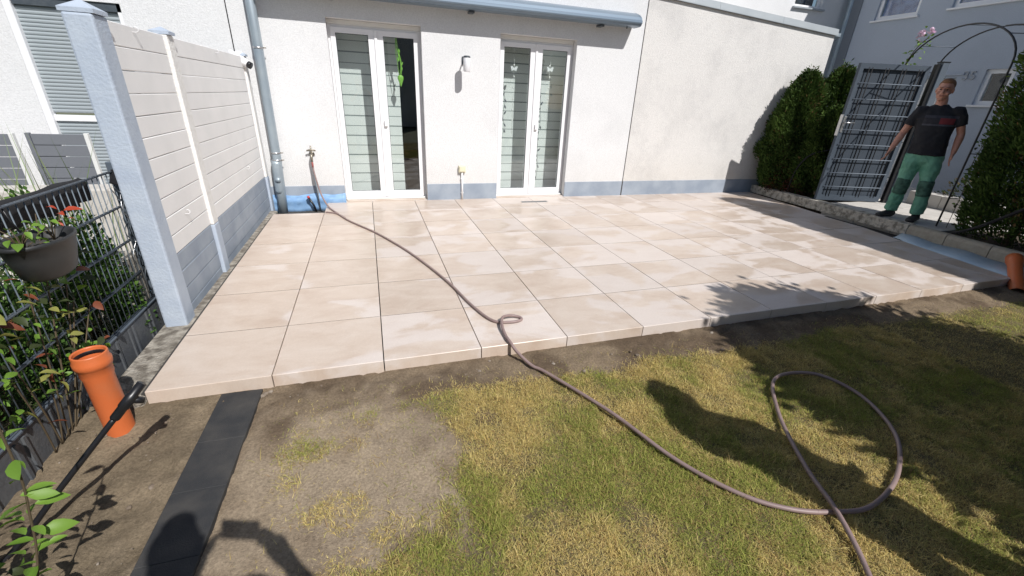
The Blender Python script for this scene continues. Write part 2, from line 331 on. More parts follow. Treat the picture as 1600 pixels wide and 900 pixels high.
far = pyd([(-60,-60,-.16),(70,-60,-.16),(70,60,-.16),(-60,60,-.16)], [(0,1,2,3)])
O('ground', far, mat('far_ground', (.16,.15,.11), .95, c2=(.13,.15,.07), scale=.6), kind='structure')

# grass blades
def grass(n_try, x0, x1, y0, y1, seed):
    r = np.random.default_rng(seed)
    x = r.uniform(x0, x1, n_try); y = r.uniform(y0, y1, n_try)
    k = r.random(n_try) < cover(x, y); x = x[k]; y = y[k]; n = len(x)
    z = -.088 + .03*(fbm(x*3, y*3)-.5) + .02*(fbm(x*14, y*14, 3)-.5)
    # matted tufts: lean follows a slow field plus chaos
    ang = fbm(x*4+9, y*4, 2)*9 + r.normal(0, 2.0, n)
    ln = r.gamma(6, .0039, n)*(.35+1.2*fbm(x*11, y*11, 2)); lean = np.clip(r.normal(1.08, .32, n), .15, 1.48)
    wd = r.uniform(.0006, .0013, n)
    dx, dy = np.cos(ang), np.sin(ang); px, py = -dy, dx
    def at(s, curve): return np.stack([x + dx*np.sin(lean*curve)*ln*s, y + dy*np.sin(lean*curve)*ln*s, z + np.cos(lean*curve)*ln*s], -1)
    b = np.stack([x, y, z], -1); m_ = at(.55, .8); tp = at(1.0, 1.12); tp[:, 2] = np.maximum(tp[:, 2], z+.002)
    P = np.stack([px, py, np.zeros(n)], -1)*wd[:, None]
    V = np.stack([b-P, b+P, m_+P*.8, m_-P*.8, tp], 1).reshape(-1, 3)
    i = np.arange(n)*5
    F = np.concatenate([np.stack([i, i+1, i+2], -1), np.stack([i, i+2, i+3], -1), np.stack([i+3, i+2, i+4], -1)])
    me = fast_mesh(V, F)
    pat = fbm(x*2.9+2, y*2.9+7, 4); p2 = fbm(x*13+4, y*13, 3)
    dryf = smooth(.28, .72, pat + .45*(p2-.5) + .12*np.exp(-((x-1.75)/.55)**2-((y+.62)/.40)**2) + .03) + r.normal(0, .30, n)
    dryf = np.clip(dryf, 0, 1)[:, None]
    gr = np.array([.22,.275,.055]); gr2 = np.array([.45,.46,.11]); st = np.array([.64,.47,.155]); st2 = np.array([.86,.70,.32])
    a = r.random(n)[:, None]; c = (gr*(1-a)+gr2*a)*(1-dryf) + (st*(1-a)+st2*a)*dryf
    c = c*r.uniform(.62, 1.12, n)[:, None]; c = np.where((r.random(n) < .14)[:, None], np.array([.37,.24,.11])*r.uniform(.7, 1.2, n)[:, None], c)
    set_tint(me, np.repeat(c, 5, 0)); return me
O('lawn_grass', grass(1000000, .6, 5.0, -2.3, -.12, 3), MT['grass'], label='patchy dry lawn of matted green and straw yellow blades', cat='grass', kind='stuff')
O('lawn_grass', grass(190000, 5.0, 7.9, -3.2, -.10, 4), MT['grass'], label='shaded lawn grass towards the hedge', cat='grass', kind='stuff')
O('lawn_grass', grass(70000, .6, 5.0, -4.2, -2.3, 5), MT['grass'], label='lawn grass nearest the viewer', cat='grass', kind='stuff')
# pebbles and clods
bm = bmesh.new()
for k in range(1500):
    x = random.uniform(-.2, 7.0); y = -.03 - abs(random.gauss(0, .16)) if random.random() < .6 else random.uniform(-1.5, -.1)
    if x > .6 and y < -.35: continue
    s = random.uniform(.0015, .005) if random.random() < .95 else random.uniform(.006, .016)
    m4 = Matrix.Translation((x, y, -.082)) @ Matrix.Rotation(random.uniform(0, 6), 4, 'Z') @ Matrix.Diagonal((s*random.uniform(.8, 1.7), s, s*.7, 1))
    bmesh.ops.create_icosphere(bm, subdivisions=1, radius=1, matrix=m4)
pm_ = me_from(bm); O('soil_crumbs', pm_, mat('crumb', (.17,.13,.095), .95, c2=(.42,.37,.31), scale=9, lo=.52, hi=.75), label='small stones and crumbs of earth beside the terrace edge', cat='pebbles', kind='stuff')

# ------------------------------------------------------------------ terrace of tiles
terr = E('terrace', kind='structure')
XS = [.6*i for i in range(15)]; YS = [0, .579, 1.186, 1.794, 2.402, 3.010, 3.617, 4.188]
def rb(y): return 7.37 + (7.66-7.37)*y/1.3 if y < 1.25 else 7.72 + (8.10-7.72)*(y-1.3)/2.89
def tile(poly, front):
    bm = bmesh.new(); ch = .0009
    if front:
        x0 = poly[0][0]; x1 = poly[1][0]; d = poly[2][1]; x1b = poly[2][0]
        prof = [(0,-.105),(0,-.003),(.003,0),(d,0),(d,-.02),(.022,-.02),(.022,-.105)]
        A = [bm.verts.new((x0, y, z)) for y, z in prof]
        B = [bm.verts.new((x1 + (x1b-x1)*y/d, y, z)) for y, z in prof]
        k = len(prof)
        for i in range(k): bm.faces.new((A[i], A[(i+1)%k], B[(i+1)%k], B[i]))
        bm.faces.new(A[::-1]); bm.faces.new(B)
    else:
        cx = sum(p[0] for p in poly)/len(poly); cy = sum(p[1] for p in poly)/len(poly)
        lo = [bm.verts.new((x, y, -.02)) for x, y in poly]; mi = [bm.verts.new((x, y, -ch)) for x, y in poly]
        hi = [bm.verts.new((x+math.copysign(ch, cx-x), y+math.copysign(ch, cy-y), 0)) for x, y in poly]
        k = len(poly)
        for i in range(k):
            bm.faces.new((lo[i], lo[(i+1)%k], mi[(i+1)%k], mi[i])); bm.faces.new((mi[i], mi[(i+1)%k], hi[(i+1)%k], hi[i]))
        bm.faces.new(hi); bm.faces.new(lo[::-1])
    return me_from(bm)
random.seed(3)
for j in range(7):
    y0, y1 = YS[j], YS[j+1]
    for i in range(14):
        x0, x1 = XS[i], XS[i+1]
        if i == 0 and j == 6: continue                       # gap round the downpipe
        if x0 > min(rb(y0), rb(y1)) - .03: continue
        gx_ = .0032; gy_ = .0036
        a = x0 + (gx_ if i else .012); b0 = min(x1-gx_, rb(y0+.001)); b1 = min(x1-gx_, rb(y1-.001))
        ya = y0 + (gy_ if j else 0); yb = y1 - gy_
        jig = random.uniform(-.0008, .0008)
        O('tile', tile([(a, ya), (b0, ya), (b1, yb), (a, yb)], j == 0), MT['tile'], terr, loc=(0, 0, jig*.8))
bed = boxes([((-.02,.025,-.13),(7.30,4.185,-.026)), ((7.30,.40,-.13),(7.62,4.185,-.0265)), ((7.62,1.4,-.13),(8.0,4.185,-.027))])
# keep the pit round the downpipe open
bed = boxes([((-.02,.025,-.14),(7.30,3.60,-.026)), ((.61,3.60,-.14),(7.30,4.40,-.026)), ((7.30,.45,-.14),(7.50,4.185,-.0265)), ((7.50,1.4,-.14),(7.98,4.185,-.027)), ((-.02,3.60,-.16),(.61,4.185,-.105))])
O('bedding', bed, MT['bed'], terr)
# narrow dark sand joints between the tile rows
jm = mat('dark_joint_sand', (.13,.105,.085), .95)
for y in YS[1:-1]: O('joint', box((.012, y-.0040, -.019), (rb(y)-.004 if y < 3.6 else 7.95, y+.0040, -.0012)), jm, terr)
# door-threshold stones in front of each door recess
for xa, xb in ((.86, 1.98), (3.07, 4.21)): O('threshold_stone', box((xa, 4.192, -.02), (xb, 4.33, .012), .002), MT['tile'], terr)
# concrete strip on the left of the terrace
O('edge_strip', box((-.205, -.02, -.14), (-.004, 3.95, -.035), .01), mat('dirty_concrete', (.15,.13,.105), .95, c2=(.40,.365,.31), scale=19, bump=.9, bscale=55, dist=.02, lo=.38, hi=.66), kind='structure')
# small slot drain in the tile by the second door
dr = E('slot_drain', (3.59, 3.87, 0), label='small dark slot drain set in the tiles before the right door', cat='drain')
O('frame', boxes([((-.20,-.035,.0005),(.20,-.025,.006)), ((-.20,.025,.0005),(.20,.035,.006)), ((-.21,-.035,.0005),(-.20,.035,.006)), ((.20,-.035,.0005),(.21,.035,.006))]), MT['steel'], dr)
O('grate', boxes([((-.2,-.025,.0006),(.2,.025,.002))]), MT['black'], dr)
for k in range(8): O('bar', box((-.19+k*.05, -.024, .002), (-.165+k*.05, .024, .004)), MT['anthra'], dr)

# black edging stones
path = E('edging_path', (.447, 0, 0), R(-1.2), kind='structure')
for k, (ya, yb) in enumerate(((-.015,-.385), (-.3862,-.675), (-.6762,-.985), (-.9862,-1.30), (-1.3012,-1.6))):
    O('edging_slab', box((-.1, yb, -.14), (.1, ya, -.066), .002, 1), MT['slab'], path, loc=(0, 0, .0006*(k%2)))
# ------------------------------------------------------------------ the house
WY = 4.19
def wall_mesh(x0, x1, z0, z1, y, ops, depth=.14, back=None):
    xs = sorted({x0, x1, *[o[0] for o in ops], *[o[1] for o in ops]}); zs = sorted({z0, z1, *[o[2] for o in ops], *[o[3] for o in ops]})
    bm = bmesh.new(); vv = {}
    def v(x, yy, z):
        k = (x, yy, z)
        if k not in vv: vv[k] = bm.verts.new(k)
        return vv[k]
    for a, b in zip(xs, xs[1:]):
        for c, d in zip(zs, zs[1:]):
            mx, mz = (a+b)/2, (c+d)/2
            if any(o[0] < mx < o[1] and o[2] < mz < o[3] for o in ops): continue
            bm.faces.new((v(a,y,c), v(b,y,c), v(b,y,d), v(a,y,d)))
    for o in ops:
        a, b, c, d = o; e = y+depth
        for q in (((a,y,c),(a,y,d),(a,e,d),(a,e,c)), ((b,y,c),(b,e,c),(b,e,d),(b,y,d)), ((a,y,d),(b,y,d),(b,e,d),(a,e,d)), ((a,y,c),(a,e,c),(b,e,c),(b,y,c))):
            bm.faces.new([v(*p) for p in q])
    # outer sides, top and back
    t = back or .4
    for q in (((x0,y,z0),(x0,y,z1),(x0,y+t,z1),(x0,y+t,z0)), ((x1,y,z0),(x1,y+t,z0),(x1,y+t,z1),(x1,y,z1)), ((x0,y,z1),(x1,y,z1),(x1,y+t,z1),(x0,y+t,z1))):
        bm.faces.new([bm.verts.new(p) for p in q])
    me = bpy.data.meshes.new('m'); bm.to_mesh(me); bm.free(); return me
D1 = (.85, 1.995, 0.0, 2.255); D2 = (3.065, 4.22, 0.0, 2.255)
house = E('house', (0, 0, 0), label='white rendered house with two glazed double doors and grey plinth', cat='house')
O('wall', wall_mesh(-.185, 5.292, -.16, 4.6, WY, [D1, D2], .16), MT['plaster'], house)
for a, b in ((1.995, 3.065), (4.22, 5.290)): O('plinth', box((a+.002, WY-.008, -.1), (b-.002, WY+.05, .235), .002), MT['plinth'], house)
O('plinth', box((-.183, WY-.008, -.16), (.848, WY+.05, .235), .002), MT['plinth'], house)
O('wall_joint', box((5.292, WY+.012, -.1), (5.308, WY+.3, 4.6)), MT['black'], house)
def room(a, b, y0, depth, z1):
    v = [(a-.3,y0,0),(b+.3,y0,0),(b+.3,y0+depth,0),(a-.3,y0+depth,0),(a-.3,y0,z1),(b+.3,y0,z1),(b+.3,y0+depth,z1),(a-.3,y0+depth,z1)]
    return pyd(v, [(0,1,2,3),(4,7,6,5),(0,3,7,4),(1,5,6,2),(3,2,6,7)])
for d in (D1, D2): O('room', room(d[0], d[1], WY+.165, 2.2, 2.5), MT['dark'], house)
def french_door(x0, x1, split):
    y = 4.315; z0, z1 = .015, 2.20
    o = E('french_door', (0,0,0), parent=house)
    fr = [((x0+.002,y,z0),(x0+.045,y+.07,z1)), ((x1-.045,y,z0),(x1-.002,y+.07,z1)), ((x0+.045,y,z1-.045),(x1-.045,y+.07,z1)), ((x0+.045,y,z0),(x1-.045,y+.07,z0+.045))]
    O('door_frame', boxes(fr), MT['white_pvc'], o)
    O('shutter_box', box((x0+.002, y-.01, z1+.002), (x1-.002, y+.06, 2.253), .003), MT['pvc_old'], o)
    O('sill', box((x0+.004, y-.055, .013), (x1-.004, y-.002, .04), .004), MT['pvc_old'], o)
    xm = split
    for s, (a, b) in enumerate(((x0+.035, xm-.004), (xm+.004, x1-.035))):
        q = y-.018; fw_ = .056; fi = .088
        la = a+(fw_ if s == 0 else fi); lb = b-(fi if s == 0 else fw_)
        leaf = [((a,q,z0+.03),(la,q+.06,z1-.03)), ((lb,q,z0+.03),(b,q+.06,z1-.03)), ((la,q,z1-.09),(lb,q+.06,z1-.03)), ((la,q,z0+.03),(lb,q+.06,z0+.115))]
        O('leaf_frame', boxes(leaf), MT['white_pvc'], o)
        O('pane', box((la-.004, q+.026, z0+.11), (lb+.004, q+.030, z1-.085)), MT['glass'], o)
        O('gasket', boxes([((la,q+.020,z0+.115),(la+.006,q+.024,z1-.09)), ((lb-.006,q+.020,z0+.115),(lb,q+.024,z1-.09)), ((la+.006,q+.020,z0+.115),(lb-.006,q+.024,z0+.121)), ((la+.006,q+.020,z1-.096),(lb-.006,q+.024,z1-.09))]), MT['anthra'], o)
    O('door_handle', box((xm+.03, y-.05, 1.02), (xm+.075, y-.018, 1.10), .006, 2), MT['white_pvc'], o)
    O('astragal', box((xm-.018, y-.032, z0+.03), (xm+.018, y-.0185, z1-.03), .005, 2), MT['white_pvc'], o)
    return o
french_door(D1[0], D1[1], 1.425); french_door(D2[0], D2[1], 3.645)
# striped roller blinds hanging inside
def blind(a, b, y, z0, z1, label, split=None, off=0):
    o = E('roller_blind', ((a+b)/2, y, z0), label=label, cat='blind', group='striped roller blinds')
    z = 0.0; H = z1-z0; k = off
    wide = box((-(b-a)/2, -.0015, 0), ((b-a)/2, .0015, .1195)); thin = box((-(b-a)/2, 0, 0), ((b-a)/2, .002, .016)); mid = box((-(b-a)/2, -.001, 0), ((b-a)/2, .002, .009))
    wide.materials.append(MT['blind']); thin.materials.append(MT['blindthin']); mid.materials.append(MT['blindthin'])
    while z < H-.14:
        O('band', wide, None, o, loc=(0, 0, z)); O('gap_band', thin if k % 2 else mid, None, o, loc=(0, 0, z+.1198)); z += .1361 if k % 2 else .1291; k += 1
    O('bottom_bar', box((-(b-a)/2, -.008, -.02), ((b-a)/2, .008, -.001), .003), MT['white_pvc'], o)
blind(.88, 1.44, 4.60, .08, 2.45, 'striped pale blind filling the left leaf of the left glass door')
blind(1.45, 1.71, 4.605, .08, 2.45, 'narrow striped blind beside the dark gap of the left glass door', off=1)
blind(3.10, 3.72, 4.60, .08, 2.45, 'striped pale blind in the left leaf of the right glass door')
blind(3.73, 4.30, 4.602, .08, 2.45, 'striped pale blind in the right leaf of the right glass door', off=1)
# ornaments hanging inside the panes
def ornament(x, z, y, kind, label):
    o = E('hanging_ornament', (x, y, z), label=label, cat='ornament')
    if kind == 'drop':
        O('drop', lathe([(.0005,-.075),(.022,-.02),(.04,.03),(.036,.06),(.012,.075),(.0005,.076)], 14, 1, .35), MT['green_orn'], o)
        for k, dx in enumerate((-.03, 0, .03)):
            O('cord', tube(spline([(dx*.4, 0, .07), (dx+.012*math.sin(k*2), 0, .22), (dx*.5-.03, 0, .40), (-.03, 0, .56)], 5), .006 if k == 1 else .004, 6), MT['green_orn'], o)
        for k in range(5): O('leaf', lathe([(.0005,-.03),(.014,0),(.0005,.03)], 8, 1, .3), MT['green_orn'], o, loc=(random.uniform(-.045,.03), 0, .16+k*.05), rot=(0, random.uniform(-.8,.8), 0))
    else:
        for s in (-1, 1):
            w_ = pyd([(0,0,-.01),(s*.035,0,-.03),(s*.045,0,.0),(s*.055,0,.035),(s*.03,0,.038),(0,0,.012)], [(0,1,2,3,4,5)])
            q = O('wing', w_, MT['white_pvc'], o); q.modifiers.new('s', 'SOLIDIFY').thickness = .003
        O('cord', tube([(0,0,-.9),(0,0,.32)], .0018, 5), MT['pvc_old'], o)
        for k in range(7):
            O('bead', lathe([(.0005,-.016),(.013,-.004),(.011,.008),(.0005,.016)], 8, 1, .4), MT['pvc_old'], o, loc=(random.uniform(-.008,.008), 0, .2-k*.15 if k else .24), rot=(0, random.uniform(-.5,.5), 0))
ornament(1.715, 1.60, 4.37, 'drop', 'bright green heart-shaped drop hanging inside the left door')
ornament(3.335, 1.84, 4.375, 'fly', 'white butterfly chain hanging inside left leaf of right door')
ornament(3.90, 1.86, 4.375, 'fly', 'pale butterfly chain hanging inside right leaf of right door')
# vine decals climb the right door panes: thin dark twigs with leaves
for x, z0, z1, lb in ((3.20, .95, 1.62, 'dark leaf garland hanging inside left leaf of right door'), (3.785, .25, 1.60, 'dark leaf garland hanging inside right leaf of right door')):
    o = E('leaf_garland', (x, 4.378, z0), label=lb, cat='garland')
    O('twig', tube(spline([(0.015*math.sin(k*1.9), 0, k*(z1-z0)/6) for k in range(7)], 4), .003, 5), MT['panelgrey'], o)
    for k in range(int((z1-z0)/.085)):
        O('leaf', lathe([(.0005,-.035),(.014,-.008),(.010,.014),(.0005,.035)], 8, 1, .3), MT['panelgrey'], o, loc=(random.choice((-1,1))*.018, 0, .04+k*.085), rot=(0, random.uniform(-.9,.9), 0))

# ------------------------------------------------------------------ awning
aw = E('awning', (0, WY, 2.46), label='retracted blue-grey awning cassette mounted above the doors', cat='awning')
prof = [(0,.02),(0,.19),(-.07,.185),(-.17,.15),(-.225,.115),(-.248,.075),(-.25,.035),(-.235,.008),(-.20,0),(-.06,.0)]
def extr(prof, x0, x1):
    bm = bmesh.new(); A = [bm.verts.new((x0, y, z)) for y, z in prof]; B = [bm.verts.new((x1, y, z)) for y, z in prof]; k = len(prof)
    for i in range(k): bm.faces.new((A[i], A[(i+1)%k], B[(i+1)%k], B[i]))
    bm.faces.new(A); bm.faces.new(B[::-1]); return me_from(bm)
O('cassette', extr(prof, .20, 5.06), MT['awning'], aw)
for x in (.185, 5.06): O('end_cap', extr([(y*1.015, z*1.02-.002) for y, z in prof], x, x+.02), MT['awning'], aw)
O('front_bar', extr([(-.252,.03),(-.252,.078),(-.268,.07),(-.272,.045),(-.265,.03)], .19, 5.075), MT['awning'], aw)
for x in (.9, 2.6, 4.48): O('bracket', box((x, -.14, -.03), (x+.07, -.02, -.002), .004), MT['anthra'], aw)
O('crank_eye', tube([(4.9,-.16,-.001),(4.9,-.16,-.03)], .008, 8), MT['anthra'], aw)

# ------------------------------------------------------------------ things on the wall
lp = E('wall_lamp', (2.556, WY, 1.838), label='white cylindrical wall lamp between the two doors', cat='lamp')
O('back_plate', box((-.03, -.02, .0), (.03, -.001, .10), .004), MT['anthra'], lp)
O('arm', tube([(0,-.02,.075),(0,-.11,.09),(0,-.19,.092)], .010, 8), MT['anthra'], lp)
O('cap', lathe([(.0005,.10),(.03,.10),(.046,.092),(.047,.075),(.0005,.075)], 20), MT['anthra'], lp, loc=(0,-.19,0))
O('shade', lathe([(.045,.074),(.047,.07),(.047,-.085),(.043,-.09),(.0005,-.088)], 22), mat('opal_glass', (.80,.80,.82), .25), lp, loc=(0,-.19,0))
eb = E('socket_box', (2.517, WY, .455), label='cream socket box with white conduit running down to the terrace', cat='socket')
O('box', box((-.052,-.045,-.05),(.052,-.001,.05),.006,2), MT['cream'], eb); O('lid', box((-.04,-.056,-.036),(.04,-.0455,.04),.004,2), MT['cream'], eb)
O('conduit', tube([(0,-.026,-.05),(0,-.026,-.455)], .014, 10), MT['white_pvc'], eb)
for z in (-.15,-.36): O('clip', box((-.02,-.03,z),(.02,-.001,z+.018),.002), MT['white_pvc'], eb)

tp = E('garden_tap', (.487, WY, .63), label='brass garden tap with red fitting on the white wall', cat='tap')
O('tap_body', tube([(0,-.001,.03),(0,-.07,.03),(0,-.10,.015),(0,-.10,-.06)], [.016,.016,.017,.014], 10), MT['brass'], tp)
O('tap_handle', tube([(-.055,-.06,.075),(-.02,-.06,.085),(.02,-.06,.085),(.055,-.06,.075)], [.010,.012,.012,.010], 8), MT['brass'], tp)
O('stem', tube([(0,-.06,.03),(0,-.06,.14)], .009, 8), MT['brass'], tp)
O('wall_rose', tube([(0,-.001,.03),(0,-.012,.03)], .032, 14), MT['brass'], tp)
O('hose_connector', tube([(0,-.10,-.055),(0,-.10,-.075),(0,-.10,-.10),(0,-.10,-.135)], [.011,.013,.013,.011], 10), mat('faded_red', (.36,.11,.10), .5), tp)
O('supply_pipe', tube(spline([(0,-.05,.0),(-.005,-.055,-.12),(.005,-.055,-.4),(.012,-.055,-.73)], 5), .011, 8), MT['zinc'], tp)

# hose: from the tap across the terrace, a small loop, then a big loop on the lawn
hz = .0115; gz_ = -.060
hp = [(.487,4.09,.50),(.50,4.06,.40),(.55,4.00,.16),(.63,3.86,.028),(.75,3.55,hz),(.92,3.13,hz),(1.23,2.555,hz),(1.52,1.86,hz),(1.755,1.10,hz),(1.862,.60,hz),(1.955,.32,hz),
      (2.07,.265,hz),(2.155,.275,hz),(2.165,.315,hz),(2.105,.335,hz+.012),(2.03,.30,hz+.026),(1.995,.21,hz+.022),(1.985,.09,hz+.008),(1.990,0.0,hz+.006),(2.02,-.07,-.022),(2.08,-.18,gz_),
      (2.145,-.28,gz_),(2.345,-.69,gz_),(2.476,-1.06,gz_),(2.626,-1.304,gz_),(2.78,-1.429,gz_),(2.955,-1.493,gz_),(3.151,-1.516,gz_),(3.454,-1.425,gz_),(3.745,-1.224,gz_),(3.889,-.936,gz_),(3.811,-.705,gz_),(3.52,-.68,gz_),
      (3.258,-.943,gz_),(3.051,-1.276,gz_+.010),(2.95,-1.49,gz_+.026),(2.885,-1.634,gz_+.008),(2.81,-1.75,gz_),(2.70,-1.90,gz_),(2.55,-2.2,gz_),(2.5,-2.7,gz_)]
O('garden_hose', tube(spline(hp, 9), .0105, 10), MT['hose'], label='brown garden hose looping from the tap across terrace and lawn', cat='hose')
h2 = [(.615,3.60,.012),(.66,3.585,hz),(.76,3.50,hz),(.86,3.30,hz-.001)]
O('hose_end', tube(spline(h2, 6), .009, 8), MT['hose'], label='short brown hose piece joining the long hose near the pit', cat='hose')
ct = E('cable_conduit', (.44, 4.10, -.1), label='short black cable conduit with red end beside the downpipe', cat='conduit')
O('tube', tube([(.01,.0,.0),(-.01,0,.08),(-.06,-.005,.19)], .014, 10), MT['black'], ct); O('end_plug', tube([(-.06,-.005,.188),(-.072,-.006,.215)], .017, 10), MT['red'], ct)
# blue sealing foil along the foot of the wall
bm = bmesh.new(); rows = [(-.14, 4.165), (-.06, 4.150), (.0, 4.163), (.03, 4.142), (.065, 4.160), (.10, 4.172), (.115, 4.176)]
nxx = 26; gridv = []
for iz, (z, y) in enumerate(rows):
    gridv.append([bm.verts.new((-.15 + (1.0)*i/nxx, y + .006*math.sin(i*1.7+iz*2), z + .012*math.sin(i*.5) + .012*i/nxx)) for i in range(nxx+1)])
for a in range(len(rows)-1):
    for i in range(nxx): bm.faces.new((gridv[a][i], gridv[a][i+1], gridv[a+1][i+1], gridv[a+1][i]))
fo = O('sealing_foil', me_from(bm, smooth=True), MT['foil'], label='blue sealing foil folded along the wall foot behind the downpipe', cat='foil'); fo.modifiers.new('s', 'SOLIDIFY').thickness = .003
# downpipe
dp = E('downpipe', (.068, 4.115, -.12), label='grey zinc downpipe with clamps on the white house wall', cat='downpipe')
O('pipe', tube([(-.035,0,.0),(-.02,0,.32),(0,0,.72),(.012,0,2.1),(.02,0,4.6)], [.059,.058,.053,.053,.053], 20), MT['zinc'], dp)
O('socket', tube([(-.030,0,.28),(-.026,0,.32),(-.014,0,.66),(-.010,0,.70)], [.059,.0625,.0625,.058], 20), MT['zinc'], dp)
for z, x in ((.70,-.002), (.79,.0), (1.98,.012)):
    O('clamp', tube([(x,0,z),(x,0,z+.018)], .058, 20), MT['steel'], dp); O('clamp_screw', tube([(x+.055,-.02,z+.011),(x+.088,-.02,z+.011)], .007, 6), MT['brass'], dp)
O('inspection_lid', tube([(-.02,-.060,.46),(-.02,-.068,.46)], .034, 18), MT['zinc'], dp)

# ------------------------------------------------------------------ right-hand annexe wall
an = E('annexe', label='weathered white annexe with sloping grey metal roof edge right of house', cat='building')
bm = bmesh.new(); x0, x1 = 5.309, 9.09; T0, T1 = 2.905, 2.67
v = [bm.verts.new(p) for p in ((x0,WY+.002,-.1),(x1,WY+.002,-.1),(x1,WY+.002,T1),(x0,WY+.002,T0),(x1,WY+2.4,-.1),(x1,WY+2.4,T1),(x0,WY+2.4,T0),(x0,WY+2.4,-.1))]
for f in ((0,1,2,3),(1,4,5,2),(3,2,5,6),(0,3,6,7)): bm.faces.new([v[i] for i in f])
O('wall', me_from(bm), MT['plaster_old'], an)
O('plinth', box((x0+.002, WY-.006, -.1), (x1-.002, WY+.05, .235), .002), MT['plinth'], an)
xk = [x0, 6.55, 7.85, x1+.03]
for a, b in zip(xk, xk[1:]):
    za = T0+(T1-T0)*(a-x0)/(x1-x0); zb = T0+(T1-T0)*(b-x0)/(x1-x0); b -= .003
    bm = bmesh.new(); pr_ = [(-.035,0),(-.035,.012),(-.02,.10),(.35,.14),(.35,.005),(-.02,.005)]
    A = [bm.verts.new((a, WY+y, za+z)) for y, z in pr_]; B = [bm.verts.new((b, WY+y, zb+z)) for y, z in pr_]
    for i in range(6): bm.faces.new((A[i], A[(i+1)%6], B[(i+1)%6], B[i]))
    bm.faces.new(A); bm.faces.new(B[::-1]); O('roof_flashing', me_from(bm), MT['flash'], an)
gt = extr([(-.10,.0),(-.10,-.05),(-.06,-.085),(0.0,-.085),(.02,-.05),(.02,0),(.012,0),(.012,-.045),(-.002,-.075),(-.055,-.075),(-.09,-.045),(-.09,0)], 9.10, 9.24)
O('gutter_end', gt, MT['zinc'], an, loc=(0, WY+.12, T1+.05))
# the tall row behind it
rh = E('rear_house', (8, 6.6, 0), label='tall white rendered house behind the annexe roof', cat='house')
O('wall', wall_mesh(-3.0, 4.2, -.1, 7.0, 0, [(2.55,3.37,3.58,4.9)], .15), MT['plaster'], rh)
O('sill', box((2.50,-.06,3.55),(3.42,.0,3.585),.004), MT['flash'], rh); O('window_frame', boxes([((2.55,.08,3.58),(2.62,.13,4.9)),((3.30,.08,3.58),(3.37,.13,4.9)),((2.62,.08,3.58),(3.30,.13,3.65))]), MT['white_pvc'], rh)
O('pane', box((2.62,.10,3.65),(3.30,.105,4.9)), MT['glass'], rh); O('room', pyd([(2.5,.3,3.5),(3.4,.3,3.5),(3.4,.3,5),(2.5,.3,5)], [(0,1,2,3)]), MT['dark'], rh)

# ------------------------------------------------------------------ left concrete board fence
fx = -.105
fe = E('board_fence', (fx, 0, 0), label='white concrete board fence with grey lower boards and three posts', cat='fence')
random.seed(11)
for a, b in ((.96, 1.765), (1.90, 3.985)):
    for k in range(15):
        z0 = -.10+.124*k; me = box((-.02, a, z0+.003), (.022, b, z0+.124), .004)
        O('board', me, MT['plinth'] if k < 4 else MT['board_white'], fe, loc=(random.uniform(-.0015,.0015), 0, .0))
def capm(w_, h): return pyd([(-w_,-w_,0),(w_,-w_,0),(w_,w_,0),(-w_,w_,0),(-w_,-w_,.02),(w_,-w_,.02),(w_,w_,.02),(-w_,w_,.02),(0,0,h)], [(0,3,2,1),(0,1,5,4),(1,2,6,5),(2,3,7,6),(3,0,4,7),(4,5,8),(5,6,8),(6,7,8),(7,4,8)])
pst = O('post', box((-.075,.80,-.12),(.055,.955,1.765),.012,2), MT['bluepost'], fe, ); pst['label'] = 'thick light blue end post'
O('post_cap', capm(.0735,.065), MT['bluepost'], pst, loc=(-.01,.878,1.766))
for yc in (1.83, 4.04):
    p2 = O('post', box((-.05,yc-.06,.392),(.045,yc+.06,1.765),.008,2), MT['postwhite'], fe)
    O('post_foot', box((-.05,yc-.06,-.12),(.047,yc+.06,.391),.008,2), MT['bluepost'], p2); O('post_cap', capm(.060,.05), MT['bluepost'], p2, loc=(0,yc,1.766))
for y, z in ((1.30,1.73),(2.95,1.73),(1.33,.60),(3.2,.62)):
    O('screw_hook', tube([(.022,y,z),(.045,y,z),(.056,y,z+.008),(.056,y,z+.022),(.045,y,z+.030),(.034,y,z+.026)], .0028, 6), MT['white_pvc'], fe)
sc = E('security_camera', (-.105, 4.00, 1.74), label='small white security camera on the far fence post', cat='camera')
O('base', lathe([(.0005,0),(.035,0),(.035,.03),(.02,.04),(.0005,.04)], 14), MT['white_pvc'], sc, loc=(-.01,.02,.01))
O('body', tube([(-.07,0,.035),(.045,-.03,-.035),(.055,-.033,-.04)], [.030,.030,.026], 14), MT['white_pvc'], sc); O('lens', tube([(.054,-.033,-.040),(.075,-.039,-.052)], .026, 14), MT['black'], sc); sc.scale = (1.45,)*3

# ------------------------------------------------------------------ left neighbour's house and terrace
nh = E('neighbour_house', label='neighbour house with grey roller shutter behind the board fence', cat='house')
SH = (-2.20, -1.20, -.1, 2.20)
O('wall', wall_mesh(-7.0, -.199, -.16, 4.6, WY+.004, [SH], .16), MT['plaster'], nh)
O('wall_joint', box((-.199, WY+.015, -.1), (-.185, WY+.3, 4.6)), MT['black'], nh)
sh = E('roller_shutter', parent=nh)
slat = extr([(0,0),(-.010,.006),(-.013,.019),(-.010,.032),(0,.0375),(.004,.0375),(.004,0)], SH[0]+.05, SH[1]-.03); slat.materials.append(MT['shutter'])
for k in range(59):
    z = -.05+k*.038
    if abs(z-1.02) < .032: continue
    O('slat', slat, None, sh, loc=(0, WY+.06, z))
O('guide', box((SH[0]+.002,WY+.0,-.1),(SH[0]+.07,WY+.09,2.2),.003), MT['white_pvc'], sh); O('guide', box((SH[1]-.045,WY+.02,-.1),(SH[1]-.002,WY+.09,2.2),.003), MT['white_pvc'], sh)
